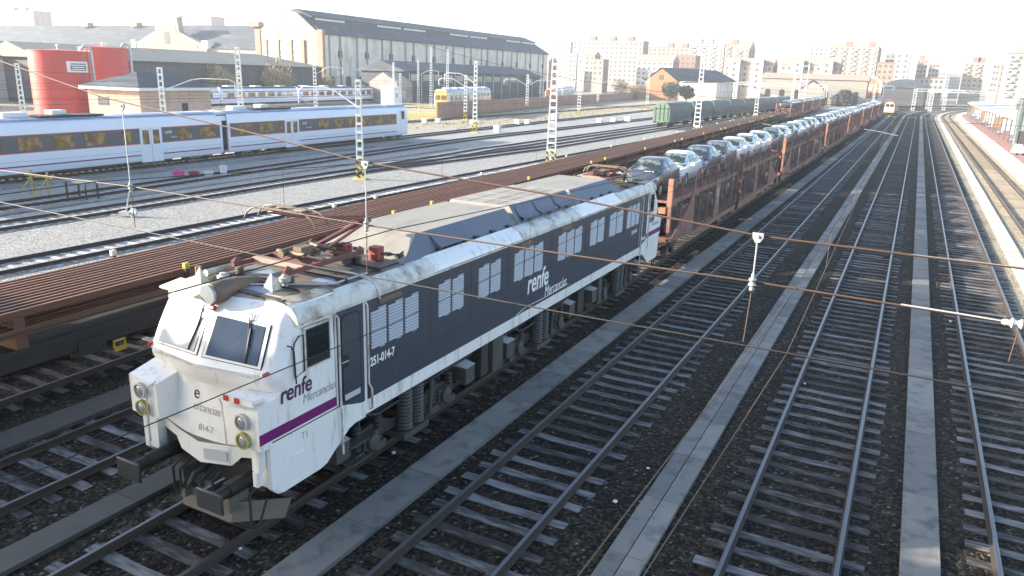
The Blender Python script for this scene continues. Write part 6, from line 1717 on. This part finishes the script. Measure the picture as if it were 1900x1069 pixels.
for x in (-7,-1,5,11,17,23,29):
    mb = MB(); q = [(x-1.1,0)]+[(x+1.1*math.cos(R(a)),5.2+1.1*math.sin(R(a))) for a in range(180,-1,-30)]+[(x+1.1,0)]; mb.prism(q, -.08, .05, 'y'); mb.build('arch_opening', M['dark_gap'], ar)
sm = empty('small_house', (-40,345,-.2), 0, 'small pinkish gabled house before the arched shed', 'house')
mb = MB(); mb.prism([(-4.5,0),(4.5,0),(4.5,6.8),(0,10),(-4.5,6.8)], 0, 9, 'y'); mb.build('wall', APC['pink'], sm)
mb = MB(); mb.add([(-5,-.4,6.6),(0,-.4,10.3),(5,-.4,6.6),(5,9.4,6.6),(0,9.4,10.3),(-5,9.4,6.6)],[(0,1,4,5),(1,2,3,4)]); mb.build('roof', M['tile'], sm, recalc=False)
gh = empty('gable_house', (-19.8,380,-.2), 0, 'orange brick gable house with white trim at the end of the car train', 'house')
mb = MB(); mb.prism([(-4.6,0),(4.6,0),(4.6,10.6),(1.4,13.0),(-1.4,13.0),(-4.6,10.6)], 0, .8, 'y'); gf = mb.build('gable_front', M['white_plain'], gh)
mb = MB(); mb.prism([(-3.5,3.5),(3.5,3.5),(3.5,9.8),(1.0,12.0),(-1.0,12.0),(-3.5,9.8)], -.08, .02, 'y'); mb.build('brick_field', M['orange_render'], gf)
mb = MB(); mb.box(-.8,.8,-.16,-.06,7,9.4); mb.build('window', M['white_plain'], gf)
mb = MB(); mb.box(-4.4,4.4,.8,26,0,10.2); mb.build('wall', M['stone_grey'], gh)
mb = MB(); mb.prism([(-5,10.2),(0,13.2),(5,10.2)], .8, 26.5, 'y'); mb.build('roof', M['slate'], gh)
for k in range(5):
    mb = MB(); mb.box(4.35,4.48,3+k*4.5,4.6+k*4.5,4.5,8.2); mb.build('window', M['window_far'], gh)
stn = empty('train_shed', (-4,430,-.2), 0, 'dark train shed with bluish arched roof where the tracks leave the picture', 'shed')
mb = MB(); mb.box(-12,6,0,40,0,8.5); mb.build('wall', M['planks'], stn)
mb = MB(); q = [(-12.5,8.5)]+[(-3+9.5*math.cos(R(a)),8.5+4.2*math.sin(R(a))) for a in range(170,9,-16)]+[(6.5,8.5)]; mb.prism(q, -.6, 40.6, 'y'); mb.build('roof', M['slate'], stn)
# red hoarding, small huts
hd_ = empty('red_hoarding', (-96,352,2.2), 0, 'bright red hoarding board on posts beyond the wagons', 'hoarding'); mb = MB(); mb.box(-4.2,4.2,-.1,.1,1.6,6.4); mb.build('board', M['tank_red'], hd_)
for x in (-4.4,4.4):
    mb = MB(); mb.box(x-.25,x+.25,-.2,.2,-2.4,6.6); mb.build('post', M['white_plain'], hd_)
# ---------------------------------------------------------------- platform canopy + lift tower
cn = empty('platform_canopy', (0,0,.55), 0, 'long flat platform canopy on many thin posts at the right', 'canopy')
mb = MB(); ys_ = [127,160,200,240,285,320]
mb.grid([[(12.2+(y-127)*.006+(max(0,y-255)**2/1290),y,3.75),(12.2+(y-127)*.006+(max(0,y-255)**2/1290),y,3.52),(17.8+(y-127)*.006+(max(0,y-255)**2/1290),y,3.62),(17.8+(y-127)*.006+(max(0,y-255)**2/1290),y,3.95),(12.2+(y-127)*.006+(max(0,y-255)**2/1290),y,3.75)] for y in ys_], 0, False)
mb.poly([(12.2,127,3.75),(17.8,127,3.95),(17.8,127,3.62),(12.2,127,3.52)]); mb.build('roof', M['steel'], cn, recalc=False)
for k in range(24):
    y = 127.5+k*7.6; x = 12.6+(y-127)*.006+(max(0,y-255)**2/1290)
    mb = MB(); mb.box(x-.11,x+.11,y-.11,y+.11,0,3.6); mb.build('post', M['steel_green'], cn)
    mb = MB(); mb.box(x+4.2,x+4.42,y-.11,y+.11,0,3.7); mb.build('post', M['steel_green'], cn)
rr = random.Random(3)
for k in range(11):
    y = 131+k*15.2; x = 14.6+(y-127)*.006+(max(0,y-255)**2/1290)
    t = empty('notice_stand', (x,y,.55), 0, f"pale notice panel under the platform canopy, {ordinal(k)} from its near end", 'notice panel', 'notice panels under the canopy')
    mb = MB(); mb.box(-1.1,1.1,-.08,.08,.7,2.6); mb.build('panel', M['white_plain'] if k % 3 else M['orange_render'], t)
    for s in (-1,1):
        mb = MB(); mb.box(s*1.0-.05,s*1.0+.05,-.05,.05,0,.7); mb.build('leg', M['under_light'], t)
for k in range(6):
    y = 136+k*24; x = 13.3+(y-127)*.006
    t = empty('platform_bench', (x,y,.55), 0, f"pale platform bench under the canopy, {ordinal(k)} from its near end", 'bench', 'platform benches')
    mb = MB(); mb.box(-.28,.28,-.9,.9,.42,.50); mb.build('seat', M['white_plain'], t); mb = MB(); mb.box(.20,.28,-.9,.9,.50,.95); mb.build('backrest', M['white_plain'], t)
    for v in (-.7,.7):
        mb = MB(); mb.box(-.22,.22,v-.04,v+.04,0,.42); mb.build('leg', M['under_light'], t)
lt = empty('lift_tower', (12.3,122,.55), 0, 'grey green glazed lift tower at the right picture edge', 'lift tower')
for x in (0,2.6):
    for y in (0,3.0):
        mb = MB(); mb.box(x-.14,x+.14,y-.14,y+.14,0,6.6); mb.build('column', M['steel_green'], lt)
mb = MB(); mb.box(-.4,3.0,-.4,3.4,6.6,7.0); mb.build('roof', M['white_plain'], lt)
mb = MB(); mb.box(.14,2.46,-.04,.04,2.4,6.5); mb.build('glass_front', M['glass_pale'], lt)
mb = MB(); mb.box(.14,2.46,-.05,.05,0,2.35); mb.build('door', M['under_light'], lt)
mb = MB(); mb.box(-.04,.04,.14,2.86,.1,6.5); mb.build('glass_side', M['glass_pale'], lt)
bg2 = empty('footbridge', (15.3,123.2,4.4), 0, 'pale footbridge deck leading right from the lift tower', 'footbridge'); mb = MB(); mb.box(0,10,-.0,2.4,0,.4); mb.build('deck', M['steel'], bg2); mb = MB(); mb.box(0,10,-.05,.05,.4,1.5); mb.build('parapet', M['glass_pale'], bg2)
wt_ = empty('covered_trolley', (11.5,109.9,.55), R(20), 'white covered trolley parked on the red platform', 'trolley')
mb = MB(); mb.add([(-.5,-.7,.25),(.5,-.7,.25),(.5,.7,.25),(-.5,.7,.25),(-.32,-.45,1.25),(.32,-.45,1.25),(.32,.45,1.25),(-.32,.45,1.25)],[(0,1,5,4),(1,2,6,5),(2,3,7,6),(3,0,4,7),(4,5,6,7)]); mb.build('cover', M['white_plain'], wt_, bevel=.08)
for x in (-.4,.4):
    mb = MB(); mb.cyl((x,-.75,.14),(x,-.67,.14),.14,12); mb.build('wheel', M['tyre'], wt_)
# ---------------------------------------------------------------- vegetation
def leafball(mb, c, r, n, size, rr, squash=1.0, vertical=False):
    for _ in range(n):
        while True:
            p = Vector((rr.uniform(-1,1), rr.uniform(-1,1), rr.uniform(-1,1)))
            if .25 < p.length <= 1: break
        p = p*r; p.z *= squash; q = Vector(c)+p
        a = Vector((rr.gauss(0,1), rr.gauss(0,1), rr.gauss(0,1)+(2.2 if vertical else 0))).normalized(); b = a.cross(Vector((rr.gauss(0,1), rr.gauss(0,1), rr.gauss(0,1)))).normalized()
        s = size*rr.uniform(.6,1.4); w_ = s*(.16 if vertical else .6)
        mb.add([q-a*s-b*w_*.3, q+b*w_, q+a*s, q-b*w_], [(0,1,2,3)])
def bush(loc, r, h, label, mk='twig', n=900, size=.5, vertical=True, trunk=True, seed=1, name='shrub', group='bushes and trees of the yard'):
    rr = random.Random(seed); t = empty(name, loc, 0, label, 'tree' if name == 'tree' else 'shrub', group)
    mb = MB()
    for k in range(9):
        a = rr.uniform(0,6.28); d = r*rr.uniform(0,.6); z = h*rr.uniform(.38,.80)
        leafball(mb, (d*math.cos(a), d*math.sin(a), z), r*rr.uniform(.38,.58), n//9, size, rr, .9, vertical)
    mb.build('crown', M[mk], t, recalc=False)
    mb = MB()
    for k in range(5):
        a = k*1.26+rr.uniform(-.3,.3); mb.tube([(0,0,0),(.15*r*math.cos(a),.15*r*math.sin(a),h*.3),(.5*r*math.cos(a),.5*r*math.sin(a),h*.75)], [.14,.09,.03], 5)
    mb.build('trunk', M['trunk'], t)
    return t
bush((-146,131.5,-.2), 5.5, 8.2, 'smaller tan leafless bush before the dark plank wall', seed=2, n=1400, size=.6)
bush((-146,149.5,-.2), 6.4, 9.6, 'larger tan leafless bush at the right end of the plank shed', seed=3, n=1700, size=.6)
bush((-156,178,-.2), 4.5, 7.5, 'thin grey leafless shrub by the hall corner', seed=4, n=700, size=.6)
bush((-24.8,330,-.2), 3.4, 7.5, 'dark green conifer bush left of the orange gable house', 'foliage', 1500, .35, False, seed=5, name='tree')
for i,(x,y,r,h,lab) in enumerate(((-92,318,5,8,'dark green tree clump left of the red hoarding'),(-86,322,4,7,'dark green tree right of the red hoarding'),(-118,330,6,9,'bare tan trees left of the orange gabled shed'),(-108,322,5,6,'low olive shrubs before the orange gabled shed'))):
    bush((x,y,-.2), r, h, lab, 'foliage' if i in (0,1) else 'twig', 1200, .5, i > 1, seed=20+i, name='tree')
# dry grass tufts on the strip before the brick wall
rr = random.Random(9); mb = MB()
for _ in range(900):
    y = rr.uniform(95,230); x = -66-.10*(y-95)+rr.gauss(0,5.0)
    if rr.random() < .5: x = -79-.187*(y-121)+rr.uniform(.3,2.0)
    for k in range(6):
        a = rr.uniform(0,6.28); h = rr.uniform(.12,.45); px, py = x+rr.gauss(0,.25), y+rr.gauss(0,.3)
        mb.add([(px-.05*math.cos(a),py-.05*math.sin(a),-.19),(px+.05*math.cos(a),py+.05*math.sin(a),-.19),(px+.15*math.sin(a),py+.15*math.cos(a),-.19+h)], [(0,1,2)])
tag(mb.build('dry_grass', M['twig'], recalc=False), 'dry tan grass tufts along the brick wall', 'grass', kind='stuff')
# ---------------------------------------------------------------- small yard things
def whitebox(x, y, w, d, h, label, mk='white_plain'):
    t = empty('trackside_box', (x,y,-.19), 0, label, 'trackside box', 'white trackside boxes')
    mb = MB(); mb.box(-w/2,w/2,-d/2,d/2,0,h); mb.build('housing', M[mk], t, bevel=.03)
    mb = MB(); mb.box(-w/2-.03,w/2+.03,-d/2-.03,d/2+.03,h,h+.05); mb.build('lid', M[mk], t)
for a in ((-72.5,107.5,.7,.6,.7,'white box left of a pair in the dry strip right of the white coach'),(-70.8,109,.8,.6,.75,'white box right of a pair in the dry strip right of the white coach'),(-66.5,113,.7,.5,.6,'small white box before the yellow striped mast'),
          (-60.5,118,.8,.6,.8,'white double box left part, right of the yellow striped mast'),(-59.3,119.5,.8,.6,.8,'white double box right part, right of the yellow striped mast'),(-54.0,99,.9,.7,.9,'white cube box beside the shaded siding'),
          (-53.6,139,1.0,.7,.7,'white box left of the row before the green wagons'),(-52.2,143,1.0,.7,.7,'white box in the middle of the row before the green wagons'),(-51.0,148,1.2,.8,.9,'larger white box of the row before the green wagons'),
          (-62.5,138,1.3,1.0,1.2,'pale cabinet with steps among the dry weeds','steel')): whitebox(*a)
def lever(x, y, label):
    t = empty('points_lever', (x,y,-.19), R(20), label, 'points lever')
    mb = MB(); mb.box(-.9,.9,-.08,.08,0,.08); mb.bar((-.6,-.3,.06),(-.1,.05,.3),.06,.06); mb.bar((.5,-.3,.06),(.0,.05,.3),.06,.06); mb.box(-.35,.25,-.2,.2,.08,.3); mb.build('frame', M['insulator'], t)
    mb = MB(); mb.tube([(-.05,0,.3),(.25,.0,1.35)], [.05,.035], 6); mb.build('lever', M['steel'], t)
    mb = MB(); mb.lathe([(.001,-.08),(.18,-.08),(.2,0),(.18,.08),(.001,.08)], 14, (.42,-.05,.32), 'y'); mb.build('weight', M['white_plain'], t, sharp=50)
lever(-36.9,26.2,'white hand lever of the points standing on the pale gravel')
# yellow and black buffer frame left, buckets beside the train
bs = empty('buffer_stop', (-46.2,27.6,-.19), R(0), 'yellow barrier frame with dark table at the left edge before the train', 'barrier')
for x in (-1.5,0.1):
    mb = MB(); mb.bar((x,0,0),(x,.1,1.5),.09,.09); mb.bar((x,.1,1.1),(x-.2,-.8,0),.07,.07); mb.build('post', M['yellow'], bs)
mb = MB(); mb.bar((-2.2,.1,1.2),(.6,.1,1.2),.08,.12); mb.build('rail_bar', M['yellow_pale'], bs)
tb = empty('trackside_table', (-43.8,28.3,-.19), R(5), 'dark metal table beside the yellow barrier frame', 'table')
mb = MB(); mb.box(-.9,.9,-.5,.5,1.05,1.12); mb.build('top', M['steel_green'], tb)
for x in (-.8,.8):
    for y in (-.4,.4):
        mb = MB(); mb.box(x-.04,x+.04,y-.04,y+.04,0,1.05); mb.build('leg', M['under'], tb)
def bucket(x, y, r, h, mk, label):
    t = empty('plastic_tub', (x,y,-.19), 0, label, 'tub', 'plastic tubs beside the white train')
    mb = MB(); mb.lathe([(r*.8,0),(r,h),(r*.94,h),(r*.75,.06),(.001,.05)], 16, (0,0,0)); mb.build('tub', M[mk], t, sharp=50)
    mb = MB(); mb.tube([(r*math.cos(a),0,h+.18*math.sin(a)) for a in [k*math.pi/8 for k in range(9)]], .012, 4); mb.build('handle', M['steel'], t)
bucket(-48.0,38.6,.45,.42,'pink','pink tub, leftmost of the four beside the white train'); bucket(-47.3,39.4,.42,.36,'red_plastic','dark red tub next to the pink one'); bucket(-46.7,40.2,.4,.34,'white_plain','low white tub right of the dark red one'); bucket(-46.4,41.4,.28,.7,'white_plain','tall white drum at the right end of the tubs')
# litter and stones on the ballast
rr = random.Random(21)
for k,(x,y) in enumerate(((-9.1,7.9),(-4.05,12.6),(.4,11.3),(-1.6,21.0),(-3.9,14.2),(2.2,30),(-8.9,12))):
    mb = MB(); r_ = rr.uniform(.03,.06); q = []
    mb.lathe([(.001,-r_*.5),(r_*.8,-r_*.3),(r_,.1*r_),(r_*.6,r_*.5),(.001,r_*.55)], 7, (0,0,0)); o = mb.build('paper_scrap', M['white_plain'], loc=(x,y,-.15))
    tag(o, ['white scrap on the ballast just before the locomotive','white scrap between the rails of the frosted track','white scrap near the bottom right rail','white scrap beside the middle frosted track','white scrap left of the grooved strip','white scrap right of the smooth strip','white scrap beside the locomotive wheels'][k], 'litter', 'white scraps on the ballast')
# ---------------------------------------------------------------- hazy morning air
if HAZE:
    mb = MB(); mb.box(-900, 420, -60, 1000, -1.3, 62); hz = mb.build('haze', bpy.data.materials.new('haze_air'))
    m = hz.data.materials[0]; m.use_nodes = True; nt = m.node_tree
    for n in list(nt.nodes):
        if n.type == 'BSDF_PRINCIPLED': nt.nodes.remove(n)
    pv = nt.nodes.new('ShaderNodeVolumePrincipled'); pv.inputs['Color'].default_value = (.88,.94,1,1); pv.inputs['Density'].default_value = HAZE; pv.inputs['Anisotropy'].default_value = .2
    nt.links.new(pv.outputs[0], nt.nodes['Material Output'].inputs['Volume'])
    tag(hz, 'pale morning haze filling the air over the yard', 'haze', kind='stuff')
# ---------------------------------------------------------------- world, sun, camera
w = bpy.data.worlds.new('World'); SC.world = w; w.use_nodes = True
nt = w.node_tree; bg = nt.nodes['Background']
sky = nt.nodes.new('ShaderNodeTexSky'); sky.sky_type = 'NISHITA'; sky.sun_disc = False
EL = 17.0; AZ = 28.0
sky.sun_elevation = R(EL); sky.sun_rotation = math.atan2(-math.cos(R(AZ)), -math.sin(R(AZ)))
sky.air_density = 1.0; sky.dust_density = 2.4; sky.ozone_density = 1.0; sky.altitude = 700
nt.links.new(sky.outputs[0], bg.inputs[0]); bg.inputs[1].default_value = .15
l = bpy.data.lights.new('sun', 'SUN'); l.energy = 5.0; l.angle = R(.5); l.color = (1.0, .93, .82)
so = bpy.data.objects.new('sun', l); COL.objects.link(so)
d = Vector((math.cos(R(AZ))*math.cos(R(EL)), math.sin(R(AZ))*math.cos(R(EL)), -math.sin(R(EL))))
so.rotation_euler = d.to_track_quat('-Z', 'Y').to_euler(); so.location = (-40, -20, 40)
cam = bpy.data.cameras.new('camera'); co = bpy.data.objects.new('camera', cam); COL.objects.link(co)
F, PI_, YA, RO, H = 1400.9, .27305, .47362, .03218, 7.755
cam.sensor_fit = 'HORIZONTAL'; cam.sensor_width = 36; cam.lens = 36*F/1900; cam.clip_start = .1; cam.clip_end = 9000
fw = Vector((-math.sin(YA)*math.cos(PI_), math.cos(YA)*math.cos(PI_), -math.sin(PI_)))
r0 = Vector((math.cos(YA), math.sin(YA), 0)); u0 = r0.cross(fw)
r_ = r0*math.cos(RO) + u0*math.sin(RO); u_ = -r0*math.sin(RO) + u0*math.cos(RO)
mw = Matrix(((r_.x, u_.x, -fw.x, 0), (r_.y, u_.y, -fw.y, 0), (r_.z, u_.z, -fw.z, H), (0,0,0,1)))
co.matrix_world = mw; SC.camera = co
SC.view_settings.view_transform = 'Standard'; SC.view_settings.look = 'None'; SC.view_settings.exposure = EXPO; SC.view_settings.gamma = 1
